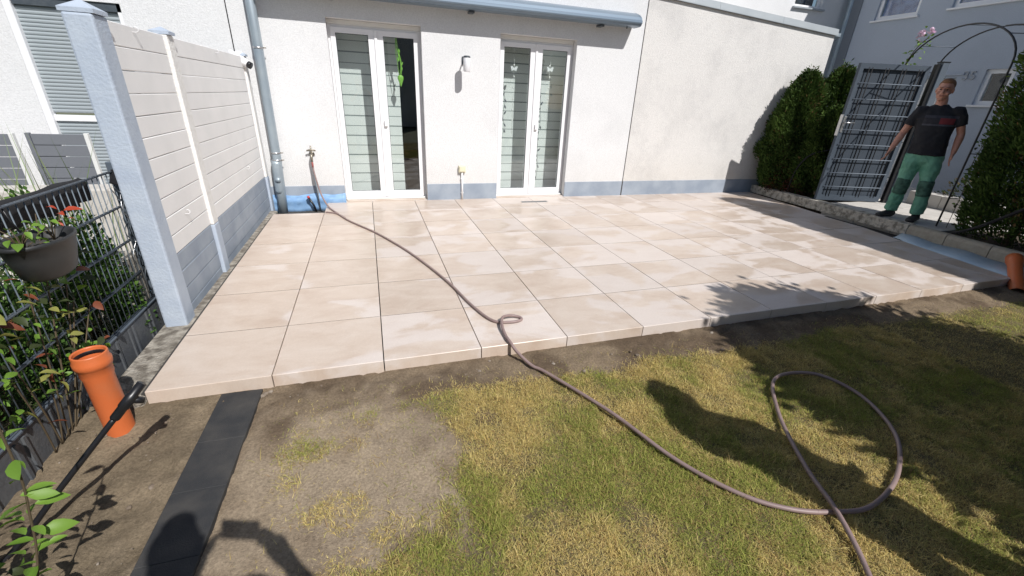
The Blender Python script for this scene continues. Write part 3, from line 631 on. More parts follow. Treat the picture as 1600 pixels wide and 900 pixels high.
O('transom', box((SH[0]+.071,WY+.03,1.0),(SH[1]-.046,WY+.075,1.066),.003), MT['white_pvc'], sh); O('shutter_box', box((SH[0]+.002,WY+.02,2.12),(SH[1]-.002,WY+.12,2.198)), MT['anthra'], sh)
def privacy(x0, x1, y, z1, label):
    o = E('slatted_screen', ((x0+x1)/2, y, 0), label=label, cat='screen', group='grey slatted screens'); h = (x1-x0)/2
    for k in range(8): O('slat', box((-h,-.008,z1-.105*(k+1)+.006),(h,.008,z1-.105*k),.002), MT['panelgrey'], o)
    O('rail', box((-h,.0085,z1-.85),(-h+.2,.012,z1-.01)), MT['panelgrey'], o)
    O('post', box((h+.002,-.02,-.1),(h+.035,.02,z1+.01),.003), MT['pvc_old'], o); O('post', box((-h-.035,-.02,-.1),(-h-.002,.02,z1+.01),.003), MT['panelgrey'], o)
privacy(-1.83, -1.42, 3.2, .955, 'grey slatted screen on neighbour terrace nearest the board fence')
privacy(-2.75, -1.99, 3.2, .95, 'grey slatted screen at the left edge of the picture')
O('terrace_neighbour', box((-6,1.6,-.15),(-.2,4.18,-.04)), MT['pave'], kind='structure')
st = E('planter_wall', (-1.6, 2.3, -.04), label='low beige stone wall beyond the mesh fence', cat='wall')
for k in range(6): O('stone', box((-1.4+k*.42, -.12, 0), (-1.4+k*.42+.415, .12, .66), .015, 2), MT['pave'], st)

# ------------------------------------------------------------------ mesh fence with dark base panels
MT['meshrod'] = mat('blue_grey_rod', (.12,.15,.18), .5)
mf = E('mesh_fence', (-.27, 0, 0), label='dark double-rod mesh fence with ribbed base panels', cat='fence')
Ya, Yb = -3.0, 1.045
vr = tube([(0,0,.10),(0,0,.960)], .0028, 6); vr.materials.append(MT['meshrod'])
y = Ya+.01; k = 0
while y < Yb-.005: O('vertical_rod', vr, None, mf, loc=(0, y, 0)); y += .05; k += 1
for z in (.12, .328, .54, .749, .956):
    for s in (-.006, .006): O('horizontal_rod', tube([(s,Ya,z),(s,Yb,z)], .0045, 6), MT['gategrey'], mf)
yy = Yb
while yy > Ya:
    bm = bmesh.new(); addbox(bm, (-.014, yy-.598, -.13), (.010, yy-.002, .105))
    for rbs in (.02, .19, .24, .42, .47): addbox(bm, (.0095, yy-rbs-.016, -.10), (.019, yy-rbs, .09))
    O('base_panel', me_from(bm), MT['anthra_plate'], mf); O('base_rail', box((-.018, yy-.598, .1055), (.018, yy-.002, .118), .003), MT['gategrey'], mf); yy -= .6
for yp in (1.075, -.95): O('post', box((-.055, yp-.02, -.13), (-.008 if yp < 0 else .02, yp+.02, 1.0), .004), MT['gategrey'], mf)
sb = E('solar_light_box', (-.215, .985, .90), label='black solar light box clipped to the mesh fence end', cat='light')
O('panel', box((-.075,-.006,-.05),(.075,.006,.05),.005), MT['black'], sb, rot=(R(-35),R(28),R(35))); O('battery_box', box((-.05,.008,-.075),(.05,.05,.0),.008,2), MT['black'], sb, rot=(R(-10),R(20),R(35)), loc=(.035,.01,-.035))
random.seed(21)
cb = E('cable_bundle', (-.255, .98, .1), label='tangled dark cable hanging at the mesh fence end', cat='cable')
for k in range(7):
    pts = [(random.uniform(-.01,.03), random.uniform(-.10,.06), .75-.13*i+random.uniform(-.03,.03)) for i in range(6)]
    O('cable', tube(spline(pts, 6), .0028, 5), MT['steel'] if k == 0 else MT['anthra'], cb)
# black liner rolled over the top of the fence
bm = bmesh.new(); g_ = []
for i in range(40):
    y = -1.2+1.95*i/39; row = []
    for j, (dx, z) in enumerate(((.012,.87),(.016,.93),(.012,.972),(-.01,.985),(-.035,.965),(-.045,.90),(-.05,.83))):
        row.append(bm.verts.new((-.30+dx*1.0-.012+.006*math.sin(i*1.3+j), y, z-.022+.004*math.sin(i*.9+j*.7)+(-.012 if j in (0,6) else 0)*math.sin(i*.37))))
    g_.append(row)
for i in range(39):
    for j in range(6): bm.faces.new((g_[i][j], g_[i+1][j], g_[i+1][j+1], g_[i][j+1]))
ln_ = O('black_liner', me_from(bm, smooth=True), MT['blackmatt'], label='black liner sheet rolled along the top of the mesh fence', cat='sheet'); ln_.modifiers.new('s', 'SOLIDIFY').thickness = .004

# ------------------------------------------------------------------ foliage tools
def leafmesh(L=.075, W=.032, fold=.38, curl=.34):
    v = []; prof = [(0,.06),(.15,.55),(.38,1),(.62,.92),(.83,.55),(1,.02)]
    for t, w_ in prof:
        z = -curl*L*t*t
        v += [(t*L, -W*w_/1, z+fold*W*w_), (t*L, 0, z), (t*L, W*w_/1, z+fold*W*w_)]
    f = []
    for i in range(len(prof)-1):
        a = i*3; f += [(a,a+1,a+4,a+3), (a+1,a+2,a+5,a+4)]
    return pyd(v, f, True)
LEAFC = {'g':(.13,.24,.03), 'G':(.17,.30,.04), 'r':(.42,.06,.025), 'd':(.045,.06,.02), 'y':(.27,.27,.07), 'o':(.20,.06,.03)}
LEAFM = {}
for k_, c_ in LEAFC.items():
    for s_, (L_, W_) in enumerate(((.058,.0125),(.066,.0165),(.045,.0155))):
        me_ = leafmesh(L_, W_); set_tint(me_, np.tile(np.array(c_), (len(me_.vertices), 1))); me_.materials.append(MT['leaf']); LEAFM[k_, s_] = me_
def cloud_leaves(P, Nrm, L, Wd, cols, up=.0, seed=0):
    """many small rhombic leaves: P (n,3) base, Nrm (n,3) growth direction"""
    r = np.random.default_rng(seed); n = len(P)
    d = Nrm + r.normal(0, .35, (n, 3)); d /= np.linalg.norm(d, axis=1)[:, None]
    q = r.normal(0, 1, (n, 3)); s = np.cross(d, q); s /= np.linalg.norm(s, axis=1)[:, None]
    L = L*r.uniform(.6, 1.3, n)[:, None]; W_ = Wd*r.uniform(.7, 1.3, n)[:, None]
    V = np.stack([P, P+d*L*.5+s*W_, P+d*L, P+d*L*.5-s*W_], 1).reshape(-1, 3)
    i = np.arange(n)*4; F = np.stack([i, i+1, i+2, i+3], -1)
    me = fast_mesh(V, F); set_tint(me, np.repeat(cols, 4, 0)); return me
def thuja_crown(h, rad, n, seed):
    """dense upright sprays on a lumpy column"""
    r = np.random.default_rng(seed)
    t = r.random(n)**.85; th = r.uniform(0, 2*np.pi, n)
    prof = rad*np.clip(np.minimum(1, .72+t*1.4)*np.sqrt(np.clip(1-t**2.6, 0, 1)), .02, None)
    lump = 1 + .42*(fbm(th*2.4+seed, t*h*4.6, 3)-.5)*2*.9 + .10*np.sin(th*5+t*9)
    depth = r.random(n)**2.2
    rr = prof*lump*(1-.45*depth); z = .08 + t*(h-.08) + .05*r.normal(0, 1, n)
    P = np.stack([rr*np.cos(th), rr*np.sin(th), z], -1)
    out = np.stack([np.cos(th)*.75, np.sin(th)*.75, np.full(n, .75)], -1)
    g1 = np.array([.028,.060,.014]); g2 = np.array([.092,.15,.026]); a = np.clip(.15+.55*r.random(n)+.35*(lump-1)/.3, 0, 1)[:, None]
    c = g1*(1-a)+g2*a; hue = fbm(th*1.3+seed, t*h*2.1, 3)[:, None]; c = c*(.6+.8*hue); br = (r.random(n) < .02+.25*smooth(.62,.8,hue[:,0]))[:, None]; c = np.where(br, np.array([.15,.10,.04])*r.uniform(.5,1.3,n)[:, None], c)
    return cloud_leaves(P, out, .055, .0095, c, seed=seed+1)
TH = {}
def thuja(x, y, z, h, rad, rz, label, key, n=9000, group=None):
    if key not in TH:
        cr = thuja_crown(1.0*h, rad, n, hash(key) % 97 + 5 if False else {'a':11,'b':12,'c':13,'d':14}[key]); cr.materials.append(MT['thuja'])
        tk = tube([(0,0,-.1),(.01,0,.5*h),(0,.01,.85*h)], [.05,.03,.008], 8); tk.materials.append(MT['bark']); TH[key] = (cr, tk)
    o = E('thuja', (x, y, z), rz, label=label, cat='shrub', group=group); O('crown', TH[key][0], None, o); O('trunk', TH[key][1], None, o); return o
thuja(8.38, 3.84, .1, 1.90, .42, 0.3, 'thuja in the corner against the weathered annexe wall', 'a', 42000)
thuja(8.98, 3.72, .1, 1.98, .43, 1.9, 'thuja behind the open gate, its tip above the gate', 'b', 42000)
thuja(8.55, 3.30, .1, 1.35, .36, 4.0, 'lower thuja just left of the open gate', 'c', 30000)
ord_ = ('first', 'second', 'third', 'fourth', 'fifth', 'sixth', 'seventh')
for k in range(6):
    yk = .58-.66*k
    thuja(8.42-.03*k, yk, .1, 3.35, .56, k*1.3, 'tall thuja of the right hedge, %s from the rose arch' % ord_[k], 'd', 85000, 'tall thujas right of the gate')
# red barberry at the hedge foot
def shrub(name, x, y, z, rx, ry, rz_, n, leaf, cols, label, cat, seed, hollow=.3, mname='leaf', stems=5):
    r = np.random.default_rng(seed); d = r.normal(0, 1, (n, 3)); d /= np.linalg.norm(d, axis=1)[:, None]; d[:, 2] = np.abs(d[:, 2])*1.0
    lump = .75+.5*fbm(d[:,0]*2.5+seed, d[:,1]*2.5+d[:,2]*2, 3); rr = (hollow+(1-hollow)*r.random(n)**.5)*lump
    P = d*rr[:, None]*np.array([rx, ry, rz_]); c = np.array(cols)[r.integers(0, len(cols), n)]*r.uniform(.7, 1.25, n)[:, None]
    o = E(name, (x, y, z), label=label, cat=cat); me = cloud_leaves(P, d*.6+np.array([0,0,.4]), leaf[0], leaf[1], c, seed=seed); O('foliage', me, MT[mname], o)
    random.seed(seed)
    for k in range(stems):
        a = random.uniform(0, 6.28); q = random.uniform(.2, .7)
        O('stem', tube([(0,0,-.03),(math.cos(a)*rx*q*.5, math.sin(a)*ry*q*.5, rz_*.4),(math.cos(a)*rx*q, math.sin(a)*ry*q, rz_*.75)], [.008,.006,.003], 6), MT['stem'], o)
    return o
shrub('barberry', 8.22, 3.72, .1, .20, .22, .75, 1500, (.03,.010), [(.22,.05,.03),(.14,.035,.03),(.10,.06,.03)], 'dark red barberry at the foot of the corner thuja', 'shrub', 31)
shrub('barberry', 8.28, 3.42, .1, .18, .18, .36, 900, (.03,.010), [(.14,.04,.03),(.08,.05,.025)], 'low dark shrub behind the kerb left of the gate', 'shrub', 32)
ri = E('irrigation_pipe', (8.2, 3.2, .1), label='dark irrigation hose arching through the thujas left of the gate', cat='hose')
O('tube', tube(spline([(-.02,.25,.0),(-.08,.15,.45),(-.05,-.02,.72),(.2,-.2,.82)], 6), .012, 8), MT['blackmatt'], ri)
O('irrigation_hose', tube(spline([(8.02,1.0,.14),(7.93,.85,.20),(7.86,.62,.36),(7.84,.35,.62),(7.85,.1,.85)], 6), .018, 8), MT['blackmatt'], label='dark irrigation hose hanging on the right hedge', cat='hose')

# ------------------------------------------------------------------ kerb, planting beds and path on the right
kb = E('kerb', kind='structure')
def kx(y): return 7.76 + .089*y
def kz(y): return .178 - .009*y
def kstone(ya, yb, m, round_):
    bm = bmesh.new(); pr_ = [(0,-.14),(0,-.045),(.012,-.012),(.04,0),(.095,0),(.12,-.015),(.13,-.05),(.13,-.14)] if round_ else [(0,-.14),(0,-.006),(.006,0),(.135,0),(.14,-.006),(.14,-.14)]
    A = [bm.verts.new((kx(ya)+x, ya, kz(ya)+z)) for x, z in pr_]; B = [bm.verts.new((kx(yb)+x, yb, kz(yb)+z)) for x, z in pr_]; k = len(pr_)
    n_ = 10; prev = A
    for i in range(1, n_+1):
        y = ya+(yb-ya)*i/n_; cur = [bm.verts.new((kx(y)+x+random.uniform(-.004,.004)*(0 if round_ else 1), y, kz(y)+z+random.uniform(-.005,.003)*(.3 if round_ else 1))) for x, z in pr_] if i < n_ else B
        for j in range(k): bm.faces.new((prev[j], prev[(j+1)%k], cur[(j+1)%k], cur[j]))
        prev = cur
    bm.faces.new(A[::-1]); bm.faces.new(B); bmesh.ops.delete(bm, geom=[v for v in bm.verts if not v.link_faces], context='VERTS')
    O('kerb_stone', me_from(bm), m, kb)
random.seed(5)
ys = [4.185, 3.23, 2.27, 1.325]
for a, b in zip(ys, ys[1:]): kstone(b+.004, a-.004, MT['kerb'], False)
ys = [1.325, .885, .44, -.01, -.46, -.91, -1.4, -1.9, -2.4]
for a, b in zip(ys, ys[1:]): kstone(b+.004, a-.004, MT['kerb2'], True)
O('planting_bed', boxes([((7.88,-4.0,-.15),(9.2,1.05,.10)), ((8.20,2.62,-.15),(9.3,4.18,.085))]), mat('dark_mulch', (.05,.036,.026), .95, c2=(.10,.075,.05), scale=30, bump=.8, bscale=60), kind='structure')
pv = E('garden_path', kind='structure')
for i in range(7):
    for j in range(3): O('paving_slab', box((8.02+.5*i, 1.06+.52*j, -.10), (8.02+.5*i+.495, 1.06+.52*j+.515, .150 - .002*((i+j)%2)), .004), MT['pave'], pv)
O('street_paving', box((9.32, -8, -.15), (12.0, 12, .10)), MT['pave'], kind='structure')
lw = E('low_wall', (9.62, 1.2, .15), label='low pale garden wall beyond the gate opening', cat='wall')
for k in range(3): O('block', box((0, -.1+.45*k, -.05), (.22, .345+.45*k, .20), .008, 2), MT['pave'], lw)
shrub('border_plant', 9.95, 1.75, .1, .30, .5, .55, 900, (.05,.014), [(.06,.10,.03),(.25,.20,.10),(.04,.06,.02)], 'low border plant with dry flower heads beyond the low wall', 'plant', 33)

# foil strip between last tiles and kerb
bm = bmesh.new(); g_ = []
for i in range(15):
    y = 1.36-1.40*i/14; wv = .010*math.sin(i*1.1)
    xa = min(rb(max(y,0))+.006, kx(y)-.02); g_.append([bm.verts.new((xa, y, -.012)), bm.verts.new((xa*.55+(kx(y)-.008)*.45, y, .0+wv)), bm.verts.new((kx(y)-.006, y, .038+wv))])
for i in range(14):
    for j in range(2): bm.faces.new((g_[i][j], g_[i][j+1], g_[i+1][j+1], g_[i+1][j]))
f2 = O('sealing_foil', me_from(bm, smooth=True), MT['foil2'], label='pale blue foil strip between the tiles and the rounded kerb', cat='foil'); f2.modifiers.new('s', 'SOLIDIFY').thickness = .004

# ------------------------------------------------------------------ gate
MT['gatedark'] = mat('dark_gate_coat', (.058,.075,.098), .7, c2=(.07,.088,.112), scale=3, spec=.3)
gt_ = E('garden_gate', (8.07, 2.83, .16), math.atan2(-.30, 1.04), label='grey metal gate with a dark rod grid, standing open', cat='gate'); GW, GH = 1.05, 1.97
O('gate_frame', boxes([((0,-.025,0),(.06,.025,GH)), ((GW-.06,-.025,0),(GW,.025,GH)), ((.06,-.025,GH-.07),(GW-.06,.025,GH)), ((.06,-.025,0),(GW-.06,.025,.08))]), MT['gatedark'], gt_)
O('gate_sheet', box((.06,.012,.08),(GW-.06,.018,GH-.07)), mat('dark_gate_sheet', (.045,.058,.076), .75, c2=(.055,.069,.088), scale=3, spec=.3), gt_)
for k in range(8):
    z = .22+k*.213
    for s in (-.008,): O('rod', tube([(.05,-.034,z),(GW-.05,-.034,z)], .007, 6), mat('gate_rod', (.16,.19,.23), .6) if k == 0 else bpy.data.materials['gate_rod'], gt_)
for k in range(8): x = .14+.25*(k//2)+.05*(k%2); O('rod', tube([(x,-.024,.06),(x,-.024,GH-.05)], .0065, 6), MT['blackmatt'], gt_)
O('lock_plate', box((.012,-.034,1.03),(.048,-.0255,1.26),.003), MT['steel'], gt_); O('handle', tube([(.03,-.034,1.17),(.03,-.07,1.17),(.05,-.078,1.17),(.16,-.078,1.17)], .009, 8), MT['steel'], gt_)
O('lock_case', box((-.012,-.03,.98),(-.001,.03,1.28),.003), MT['steel'], gt_)
for z in (.25, 1.75): O('hinge', tube([(GW+.01,-.0,z),(GW+.01,-.0,z+.10)], .014, 8), MT['black'], gt_)
gp = E('gate_post', (9.17, 2.50, .1), R(-16), label='grey steel gate post with a black gap beside the hinges', cat='post'); O('shaft', box((.02,-.05,-.2),(.12,.05,2.08),.004), MT['gategrey'], gp); O('cap', box((.015,-.055,2.081),(.125,.055,2.095),.003), MT['black'], gp)
O('stop_strip', box((-.035,-.03,-.2),(.012,.03,2.06),.003), MT['black'], gp)

# ------------------------------------------------------------------ rose arch
ar = E('rose_arch', (8.29, 1.25, .12), math.atan2(.91, .414), label='black metal rose arch over the gate opening', cat='arch'); AW = 1.76
def hoop(off):
    pts = [(0,off,0),(0,off,1.0),(0,off,1.95)] + [(AW/2-AW/2*math.cos(a), off, 1.95+.49*math.sin(a)) for a in [math.pi*k/22 for k in range(1,22)]] + [(AW,off,1.95),(AW,off,1.0),(AW,off,0)]
    return tube(pts, .0105, 8)
for off in (0, -.45): O('hoop', hoop(off), MT['black'], ar)
for s in (0, 1):
    for z in (.4, .95, 1.5, 1.95): O('rung', tube([(AW*s,0,z),(AW*s,-.45,z)], .006, 6), MT['black'], ar)
for a in (.7, 1.57, 2.44): q = (AW/2-AW/2*math.cos(a), 1.95+.49*math.sin(a)); O('rung', tube([(q[0],0,q[1]),(q[0],-.45,q[1])], .006, 6), MT['gategrey'], ar)
rs = E('climbing_rose', (9.02, 2.86, .1), label='thin climbing rose with pale pink bloom on the rose arch', cat='plant'); random.seed(8)
stp = [(0,0,0),(-.02,.02,.8),(0,0,1.7),(-.03,-.03,2.05),(-.09,-.14,2.26),(-.15,-.28,2.38)]
O('stem', tube(spline(stp, 5), .006, 6), MT['stem'], rs)
sp_ = spline(stp, 8)
for k in range(46):
    p = sp_[random.randint(22, len(sp_)-1)]; O('leaf', LEAFM[random.choice('gGG'), 2], None, rs, loc=p+Vector([random.gauss(0,.05) for _ in range(3)]), rot=(random.uniform(-1,1), random.uniform(-1,1), random.uniform(0,6)))
fl = mat('pink_petal', (.75,.55,.68), .6)
for k, q in enumerate(((-.15,-.28,2.45), (-.05,-.10,2.42))):
    for j in range(9): O('petal', lathe([(.0005,0),(.022,.008),(.03,.02)], 8, 1, .8), fl, rs, loc=Vector(q)+Vector([random.gauss(0,.022) for _ in range(3)]), rot=(random.uniform(-.9,.9), random.uniform(-.9,.9), 0))
r2s = E('climbing_plant', (8.33, 1.16, .1), label='young twining plant on the near leg of the rose arch', cat='plant')
stp = [(0,0,0),(.03,.02,.5),(-.02,.03,.9),(.03,0,1.3)]
O('stem', tube(spline(stp, 6), .004, 6), MT['stem'], r2s); sp_ = spline(stp, 10)
for k in range(30): p = sp_[random.randint(2, len(sp_)-1)]; O('leaf', LEAFM[random.choice('gd'), 2], None, r2s, loc=p+Vector([random.gauss(0,.04) for _ in range(3)]), rot=(random.uniform(-1,1), random.uniform(-1,1), random.uniform(0,6)))

# ------------------------------------------------------------------ house across the path (white front, its shade is painted into the plaster colour)
BX = 12.0
oh = E('opposite_house', (BX, 6.36, 0), R(-90), label='pale blue-grey house number 35 across the path, in shade', cat='house')
# local x runs from the far corner (world y 6.36) towards the viewer (world y decreasing); local y points away from the viewer
def lx(wy_): return 6.36-wy_
ops = [(lx(5.75)-.02, lx(4.93), 3.32, 4.7), (lx(4.36), lx(3.3), 3.36, 4.7), (lx(3.40), lx(2.98), 1.70, 2.29), (lx(4.75), lx(3.80), .10, 2.16), (lx(1.6), lx(.5), 1.1, 2.3), (lx(1.6), lx(.5), 3.36, 4.7)]
O('wall', wall_mesh(0, 9.5, -.1, 6.2, 0, ops, .15, back=6), MT['plaster_grey'], oh)
for i, o_ in enumerate(ops):
    a, b, c, d = o_
    if i == 3:
        dd_ = O('front_door', box((a+.01,.09,c),(b-.01,.14,d-.01),.004), MT['pvc_old'], oh); O('door_panel', box((a+.12,.082,c+.2),(b-.12,.0895,c+.9),.006), MT['pvc_old'], dd_); O('door_panel', box((a+.12,.082,c+1.05),(b-.12,.0895,d-.2),.006), MT['pvc_old'], dd_)
        continue
    wn = E('window', parent=oh); fw_ = .07
    O('window_frame', boxes([((a,.05,c),(a+fw_,.12,d)), ((b-fw_,.05,c),(b,.12,d)), ((a+fw_,.05,c),(b-fw_,.12,c+fw_)), ((a+fw_,.05,d-fw_),(b-fw_,.12,d))]), MT['white_pvc'], wn)
    O('pane', box((a+fw_,.08,c+fw_),(b-fw_,.085,d-fw_)), MT['glass'], wn); O('sill', box((a-.05,-.05,c-.035),(b+.05,.04,c-.002),.004), MT['white_pvc'], wn)
    O('room', box((a,.151,c),(b,.6,d)), MT['dark'], wn)
    if i in (0, 1): O('window_decal', box((a+fw_+.01,.10,c+fw_+.01),(b-fw_-.01,.103,d-fw_)), mat('blue_curtain', (.03,.07,.22), .8, c2=(.10,.18,.42), scale=9), wn)
O('door_lintel', box((lx(4.35),-.03,2.20),(lx(3.70),-.001,2.235),.003), MT['plaster_grey'], oh)
tc = bpy.data.curves.new('number', 'FONT'); tc.body = '35'; tc.size = .21; tc.extrude = .008
tob = bpy.data.objects.new('t', tc); COL.objects.link(tob); dg = bpy.context.evaluated_depsgraph_get(); tme = bpy.data.meshes.new_from_object(tob.evaluated_get(dg)); bpy.data.objects.remove(tob)
O('house_number', tme, mat('number_metal', (.35,.37,.40), .5), oh, loc=(lx(3.72), -.012, 2.12), rot=(R(90), 0, 0))
ohd = O('corner_downpipe', tube([(-.05,.0,-.1),(-.05,.0,6.2)], .06, 12), MT['zinc'], oh)
O('corner_strip', box((.0,-.02,-.1),(.22,-.001,6.2),.003), mat('dark_corner', (.17,.19,.22), .7), oh)

# ------------------------------------------------------------------ pot on the fence, shrubs on the left
pt = E('hanging_pot', (-.145, -.005, .675), label='dark grey hanging plant pot hooked on the mesh fence', cat='pot')
O('pot_body', lathe([(.0005,0),(.10,.0),(.135,.02),(.165,.11),(.178,.165),(.185,.168),(.186,.185),(.176,.185),(.165,.17),(.15,.13)], 28, .62, 1.0), MT['pot'], pt)
pt.scale = (.92,.92,.92)
O('compost', lathe([(.0005,.145),(.163,.14)], 24, .62, 1.0), MT['bed'], pt)
for y in (-.09, .09): O('hook', tube([(-.10,y,.17),(-.125,y,.24),(-.135,y,.31),(-.15,y,.315),(-.155,y,.29)], .004, 6), MT['black'], pt)
random.seed(17)
for k, (px_, py_, lb) in enumerate(((-.145, -.10, 'young leafy plant at the left of the hanging pot'), (-.14, .08, 'small seedling at the right of the hanging pot'))):
    o = E('pot_plant', (px_, py_, .80), label=lb, cat='plant')
    nl = 15 if k == 0 else 6
    for j in range(nl):
        a = j*2.4; q = .02+.045*random.random()*(1 if k == 0 else .6); h = .04+.09*random.random()*(1 if k == 0 else .7)
        tip = (math.cos(a)*q, math.sin(a)*q, h); O('stalk', tube([(0,0,0),(tip[0]*.4, tip[1]*.4, h*.7), tip], .002, 5), MT['stem'], o)
        O('leaf', LEAFM[random.choice('GGg'), 2], None, o, loc=tip, rot=(random.uniform(-.3,.3), random.uniform(-.1,.5), a))
FEN = [(0.133,0.936,'r'),(0.174,0.897,'r'),(0.246,0.899,'r'),(0.271,0.862,'r'),(0.197,0.861,'r'),(0.066,0.897,'g'),(0.281,0.838,'g'),(0.368,0.824,'g'),(0.092,0.695,'r'),(0.106,0.642,'r'),(0.265,0.691,'d'),(0.022,0.692,'d'),(0.015,0.537,'d'),(0.023,0.474,'y'),(0.125,0.433,'y'),(0.186,0.441,'r'),(0.105,0.501,'d'),(-0.029,0.394,'y'),(-0.074,0.377,'y'),(-0.1,0.499,'g'),(-0.125,0.559,'y'),(-0.135,0.374,'g'),(-0.085,0.343,'d'),(-0.12,0.632,'r'),(-0.136,0.668,'y'),(-0.103,0.594,'d'),(-0.361,0.505,'g'),(-0.373,0.47,'g'),(-0.384,0.413,'g'),(-0.396,0.376,'g'),(-0.414,0.419,'g'),(-0.244,0.33,'y'),(-0.238,0.26,'y'),(-0.202,0.268,'y'),(-0.275,0.254,'g'),(-0.232,0.187,'g'),(-0.312,0.292,'y'),(-0.221,0.65,'y'),(-0.292,0.602,'d'),(-0.274,0.535,'y'),(-0.333,0.13,'r'),(-0.219,0.503,'d'),(-0.204,0.433,'d'),(-0.206,0.556,'d')]
ph = E('photinia', (-.24, -.12, -.08), label='photinia shrub with red and yellow-green leaves along the mesh fence', cat='shrub')
random.seed(4)
for (y0_, y1_, z1_) in ((.0,.12,.55),(-.05,-.12,.68),(.0,.20,.46),(-.1,-.35,.5),(.05,.25,.93),(-.02,.10,.95),(-.1,-.22,.30),(-.15,-.38,.42)):
    O('stem', tube(spline([(0,y0_,0),(.03,y0_*.5+(y1_+.12)*.45,z1_*.5),(.06,y1_+.12,z1_+.05)], 6), [.0036]*7+[.003]*5+[.0015], 6), MT['stem'], ph)
for (y, z, c) in FEN:
    a = random.uniform(-.9, 1.3)
    O('leaf', LEAFM['o' if c == 'r' and z < .8 else c, random.choice((0,1))], None, ph, loc=(.07+random.uniform(-.04,.03), y+.12-.03*math.sin(a), z+.08), rot=(random.uniform(-.7,.7), random.uniform(-.5,.4), a))
for k in range(190):
    O('leaf', LEAFM[random.choice('ddggyGdgo'), random.choice((0,1,2))], None, ph, loc=(random.uniform(-.10,.07), random.uniform(-.40,.42), random.uniform(.12,.80)), rot=(random.uniform(-.9,.9), random.uniform(-.8,.6), random.uniform(0,6.28)))
NEAR = [(0.224,-1.06,0.412),(0.247,-1.06,0.412),(0.266,-1.06,0.399),(0.264,-1.06,0.374),(0.197,-1.06,0.345),(0.195,-1.06,0.32),(0.174,-1.06,0.266),(0.242,-1.06,0.267),(0.246,-1.06,0.218),(0.17,-1.06,0.148),(0.211,-1.06,0.106),(0.138,-1.06,0.191)]
sn = E('laurel_branch_shrub', (.06, -1.12, -.08), label='bright green leafy shrub at the lower left corner', cat='shrub')
base = Vector((.06,-1.12,-.08))
O('stem', tube(spline([(0,0,0),(.10,.03,.14),(.14,.05,.28),(.165,.06,.42),(.19,.06,.55),(.205,.06,.74)], 6), .003, 6), MT['stem'], sn)
O('stem', tube(spline([(0,0,0),(.02,.06,.2),(.0,.12,.36)], 6), .004, 6), MT['stem'], sn)
O('stem', tube(spline([(0,0,0),(-.08,.05,.2),(-.14,.1,.42)], 6), .004, 6), MT['stem'], sn)
angs = (3.6, 2.2, .9, .2, 3.9, 3.5, 3.2, -.1, -.3, 4.6, 5.6, 3.3)
for (p, a) in zip(NEAR, angs):
    q = Vector(p)-base; c_ = Vector((.015*0+.16-.0, .055, q.z))
    O('leaf', LEAFM['G', 1], None, sn, loc=(q.x*.55+(.10+.15*q.z)*.45, q.y, q.z), rot=(R(random.uniform(20,50)), random.uniform(-.3,.3), a*0+(math.pi-.4 if q.x < .16 else .3)+random.uniform(-.5,.5)), )
for k in range(60): O('leaf', LEAFM[random.choice('gGdg'), 1], None, sn, loc=(random.uniform(-.22,.06), random.uniform(-.02,.20), random.uniform(.03,.40)), rot=(random.uniform(-.8,.8), random.uniform(-.6,.6), random.uniform(0,6)))
stp = spline([(0,0,0),(.10,.03,.14),(.14,.05,.28),(.165,.06,.42),(.19,.06,.55),(.205,.06,.74)], 6)
for k in range(14):
    q = stp[6+2*k % (len(stp)-6)]; O('leaf', LEAFM[random.choice('Gg'), 1], None, sn, loc=q, rot=(random.uniform(-.5,.5), random.uniform(-.5,.3), k*2.4))
# shrubs behind the mesh fence
G3 = [(.045,.10,.02),(.07,.15,.03),(.12,.22,.045),(.03,.06,.015)]
for k, (x, y, rx, ry, h, n, lb) in enumerate(((-.56,.82,.28,.36,.95,8000,'dense green shrub behind the mesh fence next to the blue post'), (-.58,.05,.28,.45,.80,7000,'dark green shrub behind the mesh fence below the hanging pot'), (-.60,-.62,.30,.45,.80,6000,'dark green shrub behind the mesh fence at the left edge'), (-1.05,.45,.35,.6,.75,6000,'low green shrub further behind the mesh fence'))):
    shrub('garden_shrub', x, y, -.12, rx, ry, h, n, (.032,.010), G3, lb, 'shrub', 41+k)
# low conifer-like ground cover right at the fence foot
def tuft(x, y, z, h, n, sp, label, seed, cols=((.13,.20,.05),(.20,.25,.08))):
    r = np.random.default_rng(seed); V = []; F = []; C_ = []
    for k in range(n):
        a = r.uniform(0, 6.28); l = h*r.uniform(.5, 1.1); bx, by = r.normal(0, sp*.3, 2); dx, dy = math.cos(a)*l*.35, math.sin(a)*l*.35; w_ = .0035; c = np.array(cols[r.integers(0, len(cols))])*r.uniform(.7, 1.2)
        p = [(bx,by,0), (bx+dx*.35,by+dy*.35,l*.6), (bx+dx,by+dy,l)]
        i = len(V); sx_, sy_ = -math.sin(a)*w_, math.cos(a)*w_
        V += [(p[0][0]-sx_,p[0][1]-sy_,0),(p[0][0]+sx_,p[0][1]+sy_,0),(p[1][0]-sx_,p[1][1]-sy_,p[1][2]),(p[1][0]+sx_,p[1][1]+sy_,p[1][2]),p[2]]; F += [(i,i+1,i+3),(i,i+3,i+2),(i+2,i+3,i+4)]; C_ += [c]*5
    me = fast_mesh(np.array(V), np.array(F)); set_tint(me, np.array(C_)); o = E('ornamental_grass', (x, y, z), label=label, cat='grass'); q = O('blades', me, MT['leaf'], o); q['kind'] = 'stuff'
tuft(-.75, 1.25, -.05, 1.15, 70, .4, 'tall ornamental grass behind the mesh fence below the grey screen', 51)
tuft(-.95, .75, -.05, 1.15, 90, .5, 'ornamental grass rising over the fence top at the left', 52)
pb = E('plant_trough', (-.55, 1.12, -.05), label='grey plant trough behind the mesh fence end', cat='trough'); O('trough', box((-.16,-.14,0),(.16,.14,.42),.01), MT['concrete'], pb)

